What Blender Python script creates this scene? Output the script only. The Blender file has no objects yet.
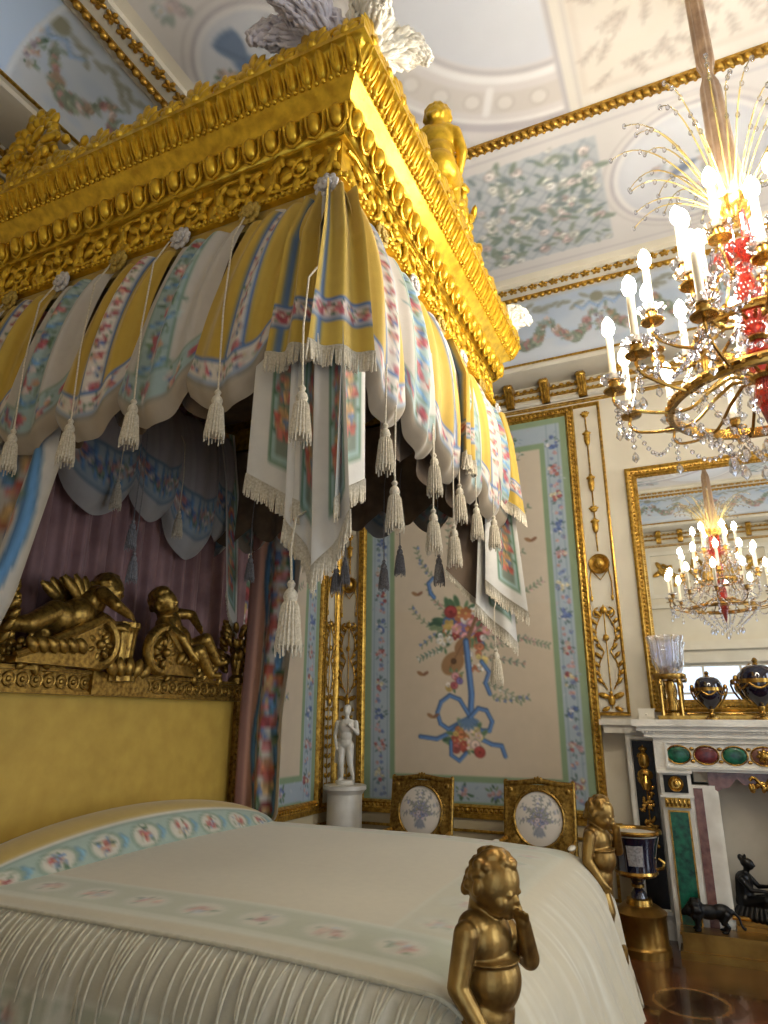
import bpy, math, random
import numpy as np
from mathutils import Matrix, Vector
PI = math.pi
rnd = random.Random(7)
SC = bpy.context.scene
COL = SC.collection
ROOT = {}

def lin(c):
    c = np.asarray(c, dtype=np.float64) / 255.0
    return np.where(c <= 0.04045, c / 12.92, ((c + 0.055) / 1.055) ** 2.4)
def S(r, g, b):
    return tuple(float(v) for v in lin((r, g, b)))

# ------------------------------------------------------------------ materials
def new_mat(name):
    m = bpy.data.materials.new(name); m.use_nodes = True
    nt = m.node_tree; nt.nodes.clear()
    out = nt.nodes.new('ShaderNodeOutputMaterial')
    b = nt.nodes.new('ShaderNodeBsdfPrincipled')
    nt.links.new(b.outputs[0], out.inputs[0])
    return m, nt, b, out
def noise_node(nt, scale, detail=3.0, vec=None):
    n = nt.nodes.new('ShaderNodeTexNoise'); n.inputs['Scale'].default_value = scale; n.inputs['Detail'].default_value = detail
    tc = nt.nodes.new('ShaderNodeTexCoord')
    nt.links.new(tc.outputs['Object'], n.inputs['Vector'])
    return n
def add_bump(nt, b, scale, strength, dist=0.01):
    n = noise_node(nt, scale)
    bp = nt.nodes.new('ShaderNodeBump'); bp.inputs['Strength'].default_value = strength; bp.inputs['Distance'].default_value = dist
    nt.links.new(n.outputs[0], bp.inputs['Height']); nt.links.new(bp.outputs[0], b.inputs['Normal'])
def mat(name, c1, c2=None, scale=8.0, rough=0.5, metal=0.0, bump=None, sheen=0.0, emit=None, trans=0.0, coat=0.0, spec=0.5):
    m, nt, b, out = new_mat(name)
    c2 = c2 or tuple(v * 0.82 for v in c1)
    n = noise_node(nt, scale, 4.0)
    r = nt.nodes.new('ShaderNodeValToRGB')
    r.color_ramp.elements[0].position = 0.32; r.color_ramp.elements[0].color = (*c2, 1)
    r.color_ramp.elements[1].position = 0.68; r.color_ramp.elements[1].color = (*c1, 1)
    nt.links.new(n.outputs[0], r.inputs[0]); nt.links.new(r.outputs[0], b.inputs['Base Color'])
    b.inputs['Roughness'].default_value = rough; b.inputs['Metallic'].default_value = metal
    b.inputs['Specular IOR Level'].default_value = spec
    b.inputs['Sheen Weight'].default_value = sheen; b.inputs['Transmission Weight'].default_value = trans
    b.inputs['Coat Weight'].default_value = coat
    if emit:
        b.inputs['Emission Color'].default_value = (*emit[0], 1); b.inputs['Emission Strength'].default_value = emit[1]
    if bump: add_bump(nt, b, bump[0], bump[1], bump[2] if len(bump) > 2 else 0.01)
    return m
def vmat(name, rough=0.7, bump=None, sheen=0.0, spec=0.3, coat=0.0, amount=0.12, scale=14.0):
    m, nt, b, out = new_mat(name)
    a = nt.nodes.new('ShaderNodeVertexColor'); a.layer_name = 'Col'
    n = noise_node(nt, scale, 4.0)
    mr = nt.nodes.new('ShaderNodeMapRange'); mr.inputs['To Min'].default_value = 1 - amount; mr.inputs['To Max'].default_value = 1 + amount
    nt.links.new(n.outputs[0], mr.inputs['Value'])
    mx = nt.nodes.new('ShaderNodeVectorMath'); mx.operation = 'SCALE'
    nt.links.new(a.outputs['Color'], mx.inputs[0]); nt.links.new(mr.outputs[0], mx.inputs['Scale'])
    nt.links.new(mx.outputs[0], b.inputs['Base Color'])
    b.inputs['Roughness'].default_value = rough; b.inputs['Sheen Weight'].default_value = sheen
    b.inputs['Specular IOR Level'].default_value = spec; b.inputs['Coat Weight'].default_value = coat
    if bump: add_bump(nt, b, *bump)
    return m

# ------------------------------------------------------------------ mesh building
def make_mesh(name, V, Fs, colors=None, angle=40):
    V = np.asarray(V, dtype=np.float32)
    me = bpy.data.meshes.new(name)
    me.vertices.add(len(V)); me.vertices.foreach_set('co', V.ravel())
    Fs = [np.asarray(f, dtype=np.int32) for f in Fs if len(f)]
    loops = np.concatenate([f.ravel() for f in Fs])
    starts = []; o = 0
    for f in Fs:
        k = f.shape[1]; starts.append(o + np.arange(len(f), dtype=np.int32) * k); o += len(f) * k
    starts = np.concatenate(starts).astype(np.int32)
    me.loops.add(len(loops)); me.loops.foreach_set('vertex_index', loops)
    me.polygons.add(len(starts)); me.polygons.foreach_set('loop_start', starts)
    me.polygons.foreach_set('use_smooth', np.ones(len(starts), dtype=bool))
    me.update(calc_edges=True)
    if angle is not None: me.set_sharp_from_angle(angle=math.radians(angle))
    if colors is not None:
        ca = me.color_attributes.new('Col', 'FLOAT_COLOR', 'POINT')
        c4 = np.ones((len(V), 4), dtype=np.float32); c4[:, :3] = colors
        ca.data.foreach_set('color', c4.ravel())
    return me

class MB:
    def __init__(s): s.V = []; s.F = []; s.n = 0
    def add(s, prim, M=None):
        V, Fs = prim; V = np.asarray(V, dtype=np.float64)
        if M is not None:
            A = np.array(M); V = V @ A[:3, :3].T + A[:3, 3]
        s.V.append(V)
        for f in Fs:
            if len(f): s.F.append(np.asarray(f, dtype=np.int32) + s.n)
        s.n += len(V); return s
    def box(s, x0, x1, y0, y1, z0, z1): return s.add(box(x0, x1, y0, y1, z0, z1))
    def ell(s, c, r, M=None, seg=10, ring=6): return s.add(ell(c, r, seg, ring), M)
    def tube(s, pts, r, seg=8, M=None): return s.add(tube(pts, r, seg), M)
    def lathe(s, prof, seg=20, c=(0, 0, 0), M=None):
        V, F = lathe(prof, seg); return s.add((np.asarray(V) + np.array(c), F), M)
    def cap(s, p, q, r1, r2, seg=10):
        s.tube([p, q], [r1, r2], seg); s.ell(p, (r1,) * 3, seg=seg); s.ell(q, (r2,) * 3, seg=seg); return s
    def obj(s, name, m, parent=None, angle=40):
        k = {}
        for f in s.F: k.setdefault(f.shape[1], []).append(f)
        return link(name, make_mesh(name, np.concatenate(s.V) - rl(parent), [np.concatenate(v) for v in k.values()], None, angle), m, parent)

def rl(p):
    while p is not None:
        if p.name in ROOT: return np.array(ROOT[p.name])
        p = p.parent
    return np.zeros(3)
def link(name, me, m, parent=None):
    o = bpy.data.objects.new(name, me); COL.objects.link(o)
    if m: me.materials.append(m)
    if parent: o.parent = parent
    return o
def box(x0, x1, y0, y1, z0, z1):
    V = [(x, y, z) for x in (x0, x1) for y in (y0, y1) for z in (z0, z1)]
    return V, [np.array([(0, 1, 3, 2), (4, 6, 7, 5), (0, 4, 5, 1), (2, 3, 7, 6), (0, 2, 6, 4), (1, 5, 7, 3)])]
def gridF(m, n, cu=False, cv=False):
    i = np.arange(m if cu else m - 1)[:, None]; j = np.arange(n if cv else n - 1)[None, :]
    i2 = (i + 1) % m; j2 = (j + 1) % n
    return np.stack([(i * n + j), (i2 * n + j), (i2 * n + j2), (i * n + j2)], -1).reshape(-1, 4)
def gridP(P, cu=False, cv=False):
    P = np.asarray(P, float); m, n = P.shape[:2]
    return P.reshape(-1, 3), [gridF(m, n, cu, cv)]
def ell(c, r, seg=10, ring=6):
    th = np.linspace(0, PI, ring + 1)[1:-1]; ph = np.linspace(0, 2 * PI, seg, endpoint=False)
    P = np.stack([np.sin(th)[:, None] * np.cos(ph), np.sin(th)[:, None] * np.sin(ph), np.repeat(np.cos(th)[:, None], seg, 1)], -1)
    m = ring - 1
    V = np.concatenate([P.reshape(-1, 3), [[0, 0, 1], [0, 0, -1]]])
    q = gridF(m, seg, False, True); j = np.arange(seg)
    t1 = np.stack([np.full(seg, m * seg), j, (j + 1) % seg], -1); b = (m - 1) * seg
    t2 = np.stack([np.full(seg, m * seg + 1), b + (j + 1) % seg, b + j], -1)
    return V * np.array(r) + np.array(c), [q, np.concatenate([t1, t2])]
def annulus(prof, seg=20):
    ph = np.linspace(0, 2 * PI, seg, endpoint=False); prof = np.asarray(prof, float)
    P = np.stack([prof[:, :1] * np.cos(ph), prof[:, :1] * np.sin(ph), np.repeat(prof[:, 1:2], seg, 1)], -1)
    return gridP(P, True, True)
def lathe(prof, seg=20, flute=0.0, nf=0):
    ph = np.linspace(0, 2 * PI, seg, endpoint=False)
    prof = np.asarray(prof, float)
    k = 1 + flute * np.cos(ph * nf)
    P = np.stack([prof[:, :1] * np.cos(ph) * k, prof[:, :1] * np.sin(ph) * k, np.repeat(prof[:, 1:2], seg, 1)], -1)
    V, F = gridP(P, False, True); n = len(prof)
    V = np.concatenate([V, [[0, 0, prof[0, 1]], [0, 0, prof[-1, 1]]]]); j = np.arange(seg)
    t = np.concatenate([np.stack([np.full(seg, n * seg), (j + 1) % seg, j], -1), np.stack([np.full(seg, n * seg + 1), (n - 1) * seg + j, (n - 1) * seg + (j + 1) % seg], -1)])
    return V, F + [t]
def tube(pts, r, seg=8):
    pts = np.asarray(pts, float); n = len(pts)
    r = np.broadcast_to(np.asarray(r, float), (n,))
    T = np.gradient(pts, axis=0); T /= np.linalg.norm(T, axis=1)[:, None] + 1e-12
    a = np.array([0, 0, 1.0]) if abs(T[0][2]) < 0.9 else np.array([1.0, 0, 0])
    N = np.cross(T[0], a); N /= np.linalg.norm(N); ph = np.linspace(0, 2 * PI, seg, endpoint=False); P = []
    for i in range(n):
        N = N - T[i] * (N @ T[i]); N /= np.linalg.norm(N) + 1e-12; B = np.cross(T[i], N)
        P.append(pts[i] + r[i] * (np.cos(ph)[:, None] * N + np.sin(ph)[:, None] * B))
    V, F = gridP(np.array(P), False, True)
    V = np.concatenate([V, pts[:1], pts[-1:]]); j = np.arange(seg)
    t = np.concatenate([np.stack([np.full(seg, n * seg), (j + 1) % seg, j], -1), np.stack([np.full(seg, n * seg + 1), (n - 1) * seg + j, (n - 1) * seg + (j + 1) % seg], -1)])
    return V, F + [t]
def prism(poly, d, seg=None):
    """polygon in the (u, w) plane, thickness d along +n; returned as (u, n, w)."""
    p = np.asarray(poly, float); n = len(p)
    V = np.concatenate([np.c_[p[:, 0], np.zeros(n), p[:, 1]], np.c_[p[:, 0], np.full(n, d), p[:, 1]]]); j = np.arange(n)
    return V, [np.stack([j, (j + 1) % n, (j + 1) % n + n, j + n], -1), j[None, ::-1], (j + n)[None]]
def offset_path(path, o, closed):
    p = np.asarray(path, float); n = len(p); out = []
    for i in range(n):
        dirs = []
        if closed or i > 0: d = p[i] - p[i - 1]; dirs.append(d / np.linalg.norm(d))
        if closed or i < n - 1: d = p[(i + 1) % n] - p[i]; dirs.append(d / np.linalg.norm(d))
        ns = [np.array([d[1], -d[0]]) for d in dirs]
        out.append(p[i] + o * (ns[0] if len(ns) == 1 else (ns[0] + ns[1]) / (1 + ns[0] @ ns[1])))
    return np.array(out)
def sweep(path, prof, closed=False):
    P = np.array([np.c_[offset_path(path, o, closed), np.full(len(path), z)] for o, z in prof])
    return gridP(P, False, closed)
def along(path, o, step, closed=False, trim=0.0):
    """points every step along the offset path: (x, y, dir angle) ; local x runs along, local -y looks outward."""
    q = offset_path(path, o, closed); n = len(q); res = []
    for i in range(n if closed else n - 1):
        a, b = q[i], q[(i + 1) % n]; L = np.linalg.norm(b - a) - 2 * trim
        k = max(1, int(round(L / step))); d = (b - a) / np.linalg.norm(b - a)
        for j in range(k): res.append((*(a + d * (trim + (j + .5) * L / k)), math.atan2(d[1], d[0])))
    return res
def MT(x, y, z, rz=0, s=1.0, rx=0, ry=0):
    return Matrix.Translation((x, y, z)) @ Matrix.Rotation(rz, 4, 'Z') @ Matrix.Rotation(ry, 4, 'Y') @ Matrix.Rotation(rx, 4, 'X') @ Matrix.Scale(s, 4)
def frame_M(o, U, W, N):
    """local x->U, local y->-N (so -y looks out), local z->W"""
    U, W, N = Vector(U), Vector(W), Vector(N)
    return Matrix(((U.x, -N.x, W.x, o[0]), (U.y, -N.y, W.y, o[1]), (U.z, -N.z, W.z, o[2]), (0, 0, 0, 1)))

def thing(name, label, cat, loc=(0, 0, 0), rotz=0, group=None):
    o = bpy.data.objects.new(name, None); COL.objects.link(o); o.empty_display_size = 0.05
    o.location = loc; o.rotation_euler = (0, 0, rotz); ROOT[o.name] = tuple(loc)
    o['label'] = label; o['category'] = cat
    if group: o['group'] = group
    return o
def tag(o, label, cat, group=None):
    o['label'] = label; o['category'] = cat
    if group: o['group'] = group
    return o
def struct(o): o['kind'] = 'structure'; return o
def dup_part(o, parent, loc, rotz=None):
    c = o.copy(); COL.objects.link(c); c.parent = parent; c.location = loc
    if rotz is not None: c.rotation_euler = (0, 0, rotz)
    for ch in o.children:
        d = ch.copy(); COL.objects.link(d); d.parent = c
    return c
def dup(root, loc, rotz, label):
    r = root.copy(); COL.objects.link(r); r.location = loc; r.rotation_euler = (0, 0, rotz); r['label'] = label
    for ch in root.children: dup_part(ch, r, ch.location)
    return r

# ------------------------------------------------------------------ painted surfaces (colour attribute)
class Cv:
    """a painted sheet, W x H metres, x to the side and y down"""
    def __init__(s, W, H, res, col):
        s.W, s.H, s.res = W, H, res; s.w = max(2, int(W * res)); s.h = max(2, int(H * res))
        s.a = np.empty((s.h, s.w, 3), np.float32); s.a[:] = col
    def _win(s, x0, y0, x1, y1):
        i0 = max(0, int(x0 * s.res) - 1); i1 = min(s.w, int(x1 * s.res) + 2); j0 = max(0, int(y0 * s.res) - 1); j1 = min(s.h, int(y1 * s.res) + 2)
        if i0 >= i1 or j0 >= j1: return None
        X = (np.arange(i0, i1) + .5) / s.res; Y = (np.arange(j0, j1) + .5) / s.res
        return (slice(j0, j1), slice(i0, i1)), X[None, :], Y[:, None]
    def _mix(s, sl, al, col):
        al = np.clip(al, 0, 1)[..., None]; s.a[sl] = s.a[sl] * (1 - al) + np.asarray(col, np.float32) * al
    def rect(s, x0, y0, x1, y1, col, a=1.0):
        w = s._win(x0, y0, x1, y1)
        if w:
            k = .5 * s.res
            al = np.clip(.5 + (w[1] - x0) * s.res, 0, 1) * np.clip(.5 + (x1 - w[1]) * s.res, 0, 1) * np.clip(.5 + (w[2] - y0) * s.res, 0, 1) * np.clip(.5 + (y1 - w[2]) * s.res, 0, 1)
            s._mix(w[0], al * a, col)
    def ell(s, x, y, rx, ry=None, ang=0, col=(0, 0, 0), a=1.0, soft=0.25):
        ry = ry or rx; R = max(rx, ry) * 1.15; w = s._win(x - R, y - R, x + R, y + R)
        if not w: return
        c, n = math.cos(ang), math.sin(ang); X = w[1] - x; Y = w[2] - y
        d = np.sqrt(((X * c + Y * n) / rx) ** 2 + ((Y * c - X * n) / ry) ** 2)
        s._mix(w[0], np.clip((1 + soft / 2 - d) / soft, 0, 1) * a, col)
    def ring(s, x, y, r, wd, col, a=1.0, ry=None):
        ry = ry or r; R = max(r, ry) + wd; w = s._win(x - R, y - R, x + R, y + R)
        if not w: return
        d = np.abs(np.sqrt(((w[1] - x) / r) ** 2 + ((w[2] - y) / ry) ** 2) - 1) * min(r, ry)
        s._mix(w[0], np.clip((wd / 2 - d) * s.res + .5, 0, 1) * a, col)
    def line(s, pts, wd, col, a=1.0):
        pts = np.asarray(pts, float)
        for p, q in zip(pts[:-1], pts[1:]):
            w = s._win(min(p[0], q[0]) - wd, min(p[1], q[1]) - wd, max(p[0], q[0]) + wd, max(p[1], q[1]) + wd)
            if not w: continue
            d = q - p; L2 = d @ d + 1e-12; t = np.clip(((w[1] - p[0]) * d[0] + (w[2] - p[1]) * d[1]) / L2, 0, 1)
            D = np.hypot(w[1] - p[0] - t * d[0], w[2] - p[1] - t * d[1])
            s._mix(w[0], np.clip((wd / 2 - D) * s.res + .5, 0, 1) * a, col)
    def leaf(s, x, y, l, ang, col, a=1.0):
        cx, cy = x + math.cos(ang) * l / 2, y + math.sin(ang) * l / 2
        s.ell(cx, cy, l / 2, l * .2, ang, col, a, .4)
        s.line([(x, y), (x + math.cos(ang) * l * .9, y + math.sin(ang) * l * .9)], l * .05, tuple(v * .7 for v in col), .5 * a)
    def flower(s, x, y, r, col, a=1.0):
        k = rnd.choice((5, 6)); o = rnd.random() * 6; col = np.array(col)
        for i in range(k):
            t = o + i * 2 * PI / k; f = 1 + rnd.uniform(-.16, .12)
            s.ell(x + math.cos(t) * r * .55, y + math.sin(t) * r * .55, r * .5, r * .4, t, np.clip(col * f, 0, 255), a, .35)
        s.ell(x, y, r * .24, None, 0, (215, 175, 90), a * .8, .5)
    def rose(s, x, y, r, col, a=1.0):
        col = np.array(col); s.ell(x, y, r, r * .92, rnd.random(), col * .82, a, .25)
        for i in range(5):
            t = rnd.random() * 6.3; s.ell(x + math.cos(t) * r * .45, y + math.sin(t) * r * .45, r * .5, r * .33, t + 1.5, np.clip(col * rnd.uniform(.9, 1.22), 0, 255), a * .85, .4)
        s.ell(x, y, r * .3, r * .25, 0, col * .7, a * .7, .6)
    def bouquet(s, x, y, r, n=9, leaves=10, a=1.0, cols=None, ry=None, lc=None):
        ry = ry or r; cols = cols or FLOWERS
        for i in range(leaves):
            t = rnd.random() * 6.3; q = rnd.uniform(.45, .85)
            s.leaf(x + math.cos(t) * r * q * .8, y + math.sin(t) * ry * q * .8, r * rnd.uniform(.35, .6), t + rnd.uniform(-.6, .6), lc or rnd.choice(GREENS), a)
        for i in range(n):
            t = rnd.random() * 6.3; q = math.sqrt(rnd.random()) * .75
            (s.rose if rnd.random() < .55 else s.flower)(x + math.cos(t) * r * q, y + math.sin(t) * ry * q, min(r, ry) * rnd.uniform(.2, .36), rnd.choice(cols), a)
    def sprig(s, x, y, L, ang, col, n=6, lw=.05, fl=None):
        p = [(x, y)]; t = ang; c = rnd.uniform(-.12, .12)
        for i in range(n):
            t += c; q = p[-1]; p.append((q[0] + math.cos(t) * L / n, q[1] + math.sin(t) * L / n))
            for sg in (-1, 1): s.leaf(p[-1][0], p[-1][1], lw, t + sg * .9, col)
            if fl and rnd.random() < .6: s.flower(p[-1][0] + rnd.uniform(-.02, .02), p[-1][1] + rnd.uniform(-.02, .02), lw * .38, fl)
        s.line(p, .006, tuple(v * .8 for v in col), .8)
    def ribbon(s, pts, wd, col):
        p = np.asarray(pts, float); c = np.asarray(col, float)
        s.line(p, wd, c * .8); s.line(p + wd * .12, wd * .55, np.clip(c * 1.2, 0, 255))
    def tone(s, sat=1.0, mul=1.0, lift=0.0):
        g = s.a.mean(2, keepdims=True); s.a = np.clip((g + (s.a - g) * sat) * mul + lift, 0, 255); return s
    def sample(s, u, v):
        x = np.clip(np.asarray(u) * s.w - .5, 0, s.w - 1.001); y = np.clip(np.asarray(v) * s.h - .5, 0, s.h - 1.001)
        i = x.astype(int); j = y.astype(int); fx = (x - i)[..., None]; fy = (y - j)[..., None]; A = s.a
        j1 = np.minimum(j + 1, s.h - 1); i1 = np.minimum(i + 1, s.w - 1)
        c = (A[j, i] * (1 - fx) + A[j, i1] * fx) * (1 - fy) + (A[j1, i] * (1 - fx) + A[j1, i1] * fx) * fy
        return lin(np.clip(c, 0, 255))
FLOWERS = [(196, 92, 96), (176, 62, 60), (222, 150, 150), (86, 120, 176), (226, 216, 206), (212, 172, 84), (206, 120, 70), (130, 110, 170)]
GREENS = [(84, 122, 84), (108, 140, 96), (70, 104, 78), (132, 152, 108)]

def sheet(name, P, cv, m, parent=None, flip=False, uv=None):
    """grid P[v, u] painted with cv (u across, v down)"""
    P = np.asarray(P, float); M, N = P.shape[:2]
    if uv is None: V_, U_ = np.meshgrid(np.linspace(0, 1, M), np.linspace(0, 1, N), indexing='ij')
    else: U_, V_ = uv
    C = cv.sample(U_, V_).reshape(-1, 3)
    F = gridF(M, N)
    if flip: F = F[:, ::-1]
    return link(name, make_mesh(name, P.reshape(-1, 3) - rl(parent), [F], C, None), m, parent)
def flat(name, o, U, W, cv, m, parent=None, step=None, curve=None):
    """flat painted sheet: o = top-left corner, U = vector across, W = vector down"""
    o, U, W = (np.array(v, float) for v in (o, U, W)); step = step or 1.0 / cv.res
    nu = max(2, int(np.linalg.norm(U) / step) + 1); nw = max(2, int(np.linalg.norm(W) / step) + 1)
    a = np.linspace(0, 1, nu)[None, :, None]; b = np.linspace(0, 1, nw)[:, None, None]
    return sheet(name, o + U * a + W * b, cv, m, parent)
def figure(name, mb, voxel, m, parent=None, smooth=3):
    o = mb.obj(name, m, parent, None)
    r = o.modifiers.new('skin_over', 'REMESH'); r.mode = 'VOXEL'; r.voxel_size = voxel; r.use_smooth_shade = True
    k = o.modifiers.new('soften', 'SMOOTH'); k.iterations = smooth; k.factor = .5
    return o
def spiral(r0, r1, turns, a0, sg=1, n=28):
    t = np.linspace(0, 1, n); a = a0 + sg * t * turns * 2 * PI; r = r0 + (r1 - r0) * t
    return np.c_[r * np.cos(a), np.zeros(n), r * np.sin(a)]
def leafprim(l, w, th=.012, seg=8):
    V, F = ell((l / 2, 0, 0), (l / 2, th, w / 2), seg, 5); return V, F
# ------------------------------------------------------------------ room
XL, XR, YF, YB, ZC = -3.45, 4.29, -0.35, 6.3, 5.42
XC = 0.42
GOLD = mat('gilding', S(214, 170, 74), S(146, 106, 38), 30, .34, .75, (60, .25, .004))
GOLDB = mat('bright_gilding', S(240, 198, 58), S(196, 150, 34), 22, .33, .6, (70, .25, .004))
GOLDO = mat('old_gilding', S(176, 140, 66), S(104, 76, 30), 40, .36, .8, (80, .3, .004))
BRONZE = mat('gilt_bronze', S(206, 164, 84), S(140, 104, 44), 20, .25, .9, (40, .1, .003))
WHITE = mat('white_plaster', S(226, 217, 198), S(214, 204, 184), 3, .6)
WALLM = mat('warm_white_wall_paint', S(222, 211, 188), S(212, 200, 176), 2.5, .55)
DADO = mat('cream_dado_paint', S(204, 188, 152), S(190, 172, 136), 4, .5)
MARBLE = mat('white_marble', S(232, 226, 212), S(206, 198, 182), 6, .3)
PAINT = vmat('painted_plaster', .7, None, amount=.04, scale=5)
SILK = vmat('painted_silk', .65, None, .1, amount=.06, scale=9)
COBALT = mat('cobalt_glaze', S(16, 18, 46), S(8, 9, 28), 5, .08, 0, None, coat=1.0)
BLACK = mat('black_bronze', S(26, 24, 22), S(12, 11, 11), 18, .38, .5, (60, .2, .004))

def ring_frame(w, h, prof):
    """rectangular moulding, outer size w x h centred in the x-z plane; prof = (inset, out)"""
    P = []
    for i, o in prof:
        a, b = w / 2 - i, h / 2 - i
        P.append([(-a, -o, -b), (a, -o, -b), (a, -o, b), (-a, -o, b)])
    return gridP(np.array(P), False, True)
def beads_rect(mb, w, h, inset, out, r, step, M):
    a, b = w / 2 - inset, h / 2 - inset
    for (p, q) in (((-a, -b), (a, -b)), ((a, -b), (a, b)), ((a, b), (-a, b)), ((-a, b), (-a, -b))):
        L = math.hypot(q[0] - p[0], q[1] - p[1]); n = max(2, int(L / step))
        for k in range(n):
            t = (k + .5) / n; mb.add(ell((p[0] + (q[0] - p[0]) * t, -out, p[1] + (q[1] - p[1]) * t), (r, r, r), 6, 4), M)
def wallM(side, s, z):
    """frame on a wall: back (s = x), left (s = y), front (s = x)"""
    if side == 'back': return frame_M((s, YB, z), (1, 0, 0), (0, 0, 1), (0, -1, 0))
    if side == 'left': return frame_M((XL, s, z), (0, 1, 0), (0, 0, 1), (1, 0, 0))
    return frame_M((s, YF, z), (-1, 0, 0), (0, 0, 1), (0, 1, 0))

# floor : parquet with inlaid ovals, painted as one sheet of veneers
cf = Cv(XR - XL, YB - YF, 45, (74, 44, 26))
for i in range(26):
    for j in range(23):
        c = 1 + rnd.uniform(-.16, .16) + (.1 if (i + j) % 2 else -.06); cf.rect(i * .3, j * .3, i * .3 + .3, j * .3 + .3, (76 * c, 44 * c, 25 * c))
def fl(x, y): return x - XL, YB - y
for k in range(-3, 5):
    ox, oy = fl(-.26 + k * 1.02, 4.94)
    cf.ell(ox, oy, .215, .23, 0, (168, 128, 72), 1, .03); cf.ell(ox, oy, .19, .205, 0, (52, 30, 20), 1, .04)
    for t in range(10):
        cf.leaf(ox + .11 * math.cos(t * .628), oy + .11 * math.sin(t * .628), .06, t * .628, (104, 68, 38))
    ox, oy = fl(.22 + k * 1.02, 4.55); cf.ell(ox, oy, .34, .3, 0, (124, 66, 38), 1, .03)
FLOORM = vmat('waxed_parquet', .22, (30, .05, .004), coat=.4, amount=.25, scale=22)
struct(flat('floor', (XL, YB, 0), (XR - XL, 0, 0), (0, YF - YB, 0), cf, FLOORM))

# walls
m = MB(); m.box(XL - .2, XR + .2, YB, YB + .2, 0, 5.6); struct(m.obj('wall_back', WALLM))
m = MB(); m.box(XL - .2, XL, YF - .2, YB, 0, 5.6); struct(m.obj('wall_left', WALLM))
m = MB()
for y0, y1 in ((YF - .2, .55), (1.95, 3.75), (5.15, YB)): m.box(XR, XR + .2, y0, y1, 0, 5.6)
for y0, y1 in ((.55, 1.95), (3.75, 5.15)): m.box(XR, XR + .2, y0, y1, 0, .5); m.box(XR, XR + .2, y0, y1, 4.3, 5.6)
struct(m.obj('wall_right', WALLM))
m = MB()
m.box(XL, -.45, YF - .2, YF, 0, 5.6); m.box(1.29, XR, YF - .2, YF, 0, 5.6); m.box(-.45, 1.29, YF - .2, YF, 2.54, 5.6)
struct(m.obj('wall_front', WALLM))
g, nt, b, out = new_mat('window_glass')
tr = nt.nodes.new('ShaderNodeBsdfTransparent'); gl = nt.nodes.new('ShaderNodeBsdfGlossy'); gl.inputs['Roughness'].default_value = .02
mx = nt.nodes.new('ShaderNodeMixShader'); mx.inputs[0].default_value = .06
nt.links.new(tr.outputs[0], mx.inputs[1]); nt.links.new(gl.outputs[0], mx.inputs[2]); nt.links.new(mx.outputs[0], out.inputs[0]); PANE = g
def window(name, M, w, h):
    f = MB(); f.add(ring_frame(w, h, [(0, 0), (0, .05), (.06, .05), (.06, -.02)]), M)
    for i in (1, 2): f.add(box(-w / 2 + w * i / 3 - .02, -w / 2 + w * i / 3 + .02, -.03, .01, -h / 2, h / 2), M)
    for i in range(1, 5): f.add(box(-w / 2, w / 2, -.03, .01, -h / 2 + h * i / 5 - .02, -h / 2 + h * i / 5 + .02), M)
    o = struct(f.obj(name, WHITE)); p = MB(); p.add(box(-w / 2 + .03, w / 2 - .03, -.008, -.002, -h / 2 + .03, h / 2 - .03), M); p.obj('pane', PANE, o)
for n, y in ((1, 1.25), (2, 4.45)): window('window_%d' % n, frame_M((XR + .1, y, 2.4), (0, -1, 0), (0, 0, 1), (-1, 0, 0)), 1.4, 3.8)
window('door_1', frame_M((.42, YF - .1, 1.27), (-1, 0, 0), (0, 0, 1), (0, 1, 0)), 1.74, 2.54)
m = MB()   # door surround and pediment of the front wall
Mf = wallM('front', .42, 0)
for s in (-1, 1): m.add(box(s * .97 - .1, s * .97 + .1, -.06, 0, 0, 2.54), Mf)
m.add(box(-1.08, 1.08, -.07, 0, 2.54, 2.78), Mf); m.add(box(-1.2, 1.2, -.16, 0, 2.75, 2.83), Mf); m.add(box(-1.14, 1.14, -.11, 0, 2.83, 2.9), Mf); m.add(box(-1.2, 1.2, -.12, 0, 3.5, 3.56), Mf)
struct(m.obj('trim_1', WHITE))
od = thing('overdoor_panel', 'gilded scroll relief in a white framed panel above the door, seen in the mirror', 'wall panel', (.42, YF, 4.1))
m = MB(); M = wallM('front', .42, 4.12); m.add(ring_frame(2.0, .86, [(0, 0), (0, .05), (.07, .05), (.07, .01)]), M); m.obj('frame', WHITE, od)
m = MB()
for s in (-1, 1):
    for k in range(3):
        m.add(tube(spiral(.17 - k * .03, .02, 1.4, PI / 2, s) + np.array([s * (.2 + k * .27), -.03, (-1) ** k * .07]), np.linspace(.03, .014, 28), 6), M)
        for q in range(4): m.add(leafprim(.2, .09), M @ MT(s * (.2 + k * .27), -.03, (-1) ** k * .07, 0, 1, 0, q * 1.6 + k))
m.add(ell((0, -.04, 0), (.16, .05, .2)), M); m.obj('scroll_relief', GOLD, od)

# ring path clockwise from above : the right-hand side faces the room
RING = [(XL, YF), (XL, YB), (XR, YB), (XR, YF)]
RING2 = [(XL - .18, YF), (XL - .18, YB), (XR, YB), (XR, YF)]
m = MB(); m.add(sweep(RING, [(0, 4.925), (.29, 4.925), (.34, 4.95), (.34, 4.985), (.36, 4.99), (.36, 5.0), (.3, 5.02)], True))
m.add(sweep(RING, [(0, 4.7), (.03, 4.7), (.05, 4.72), (0, 4.73)], True)); struct(m.obj('trim_2', WHITE))
m = MB()   # gilded lines, bead rows and consoles under the cornice
m.add(sweep(RING, [(0, 4.645), (.018, 4.65), (.018, 4.662), (0, 4.668)], True))
m.add(sweep(RING, [(0, 4.672), (.012, 4.675), (.012, 4.682), (0, 4.686)], True))
m.add(sweep(RING, [(.36, 4.99), (.372, 4.998), (.372, 5.01), (.355, 5.012)], True))
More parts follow.
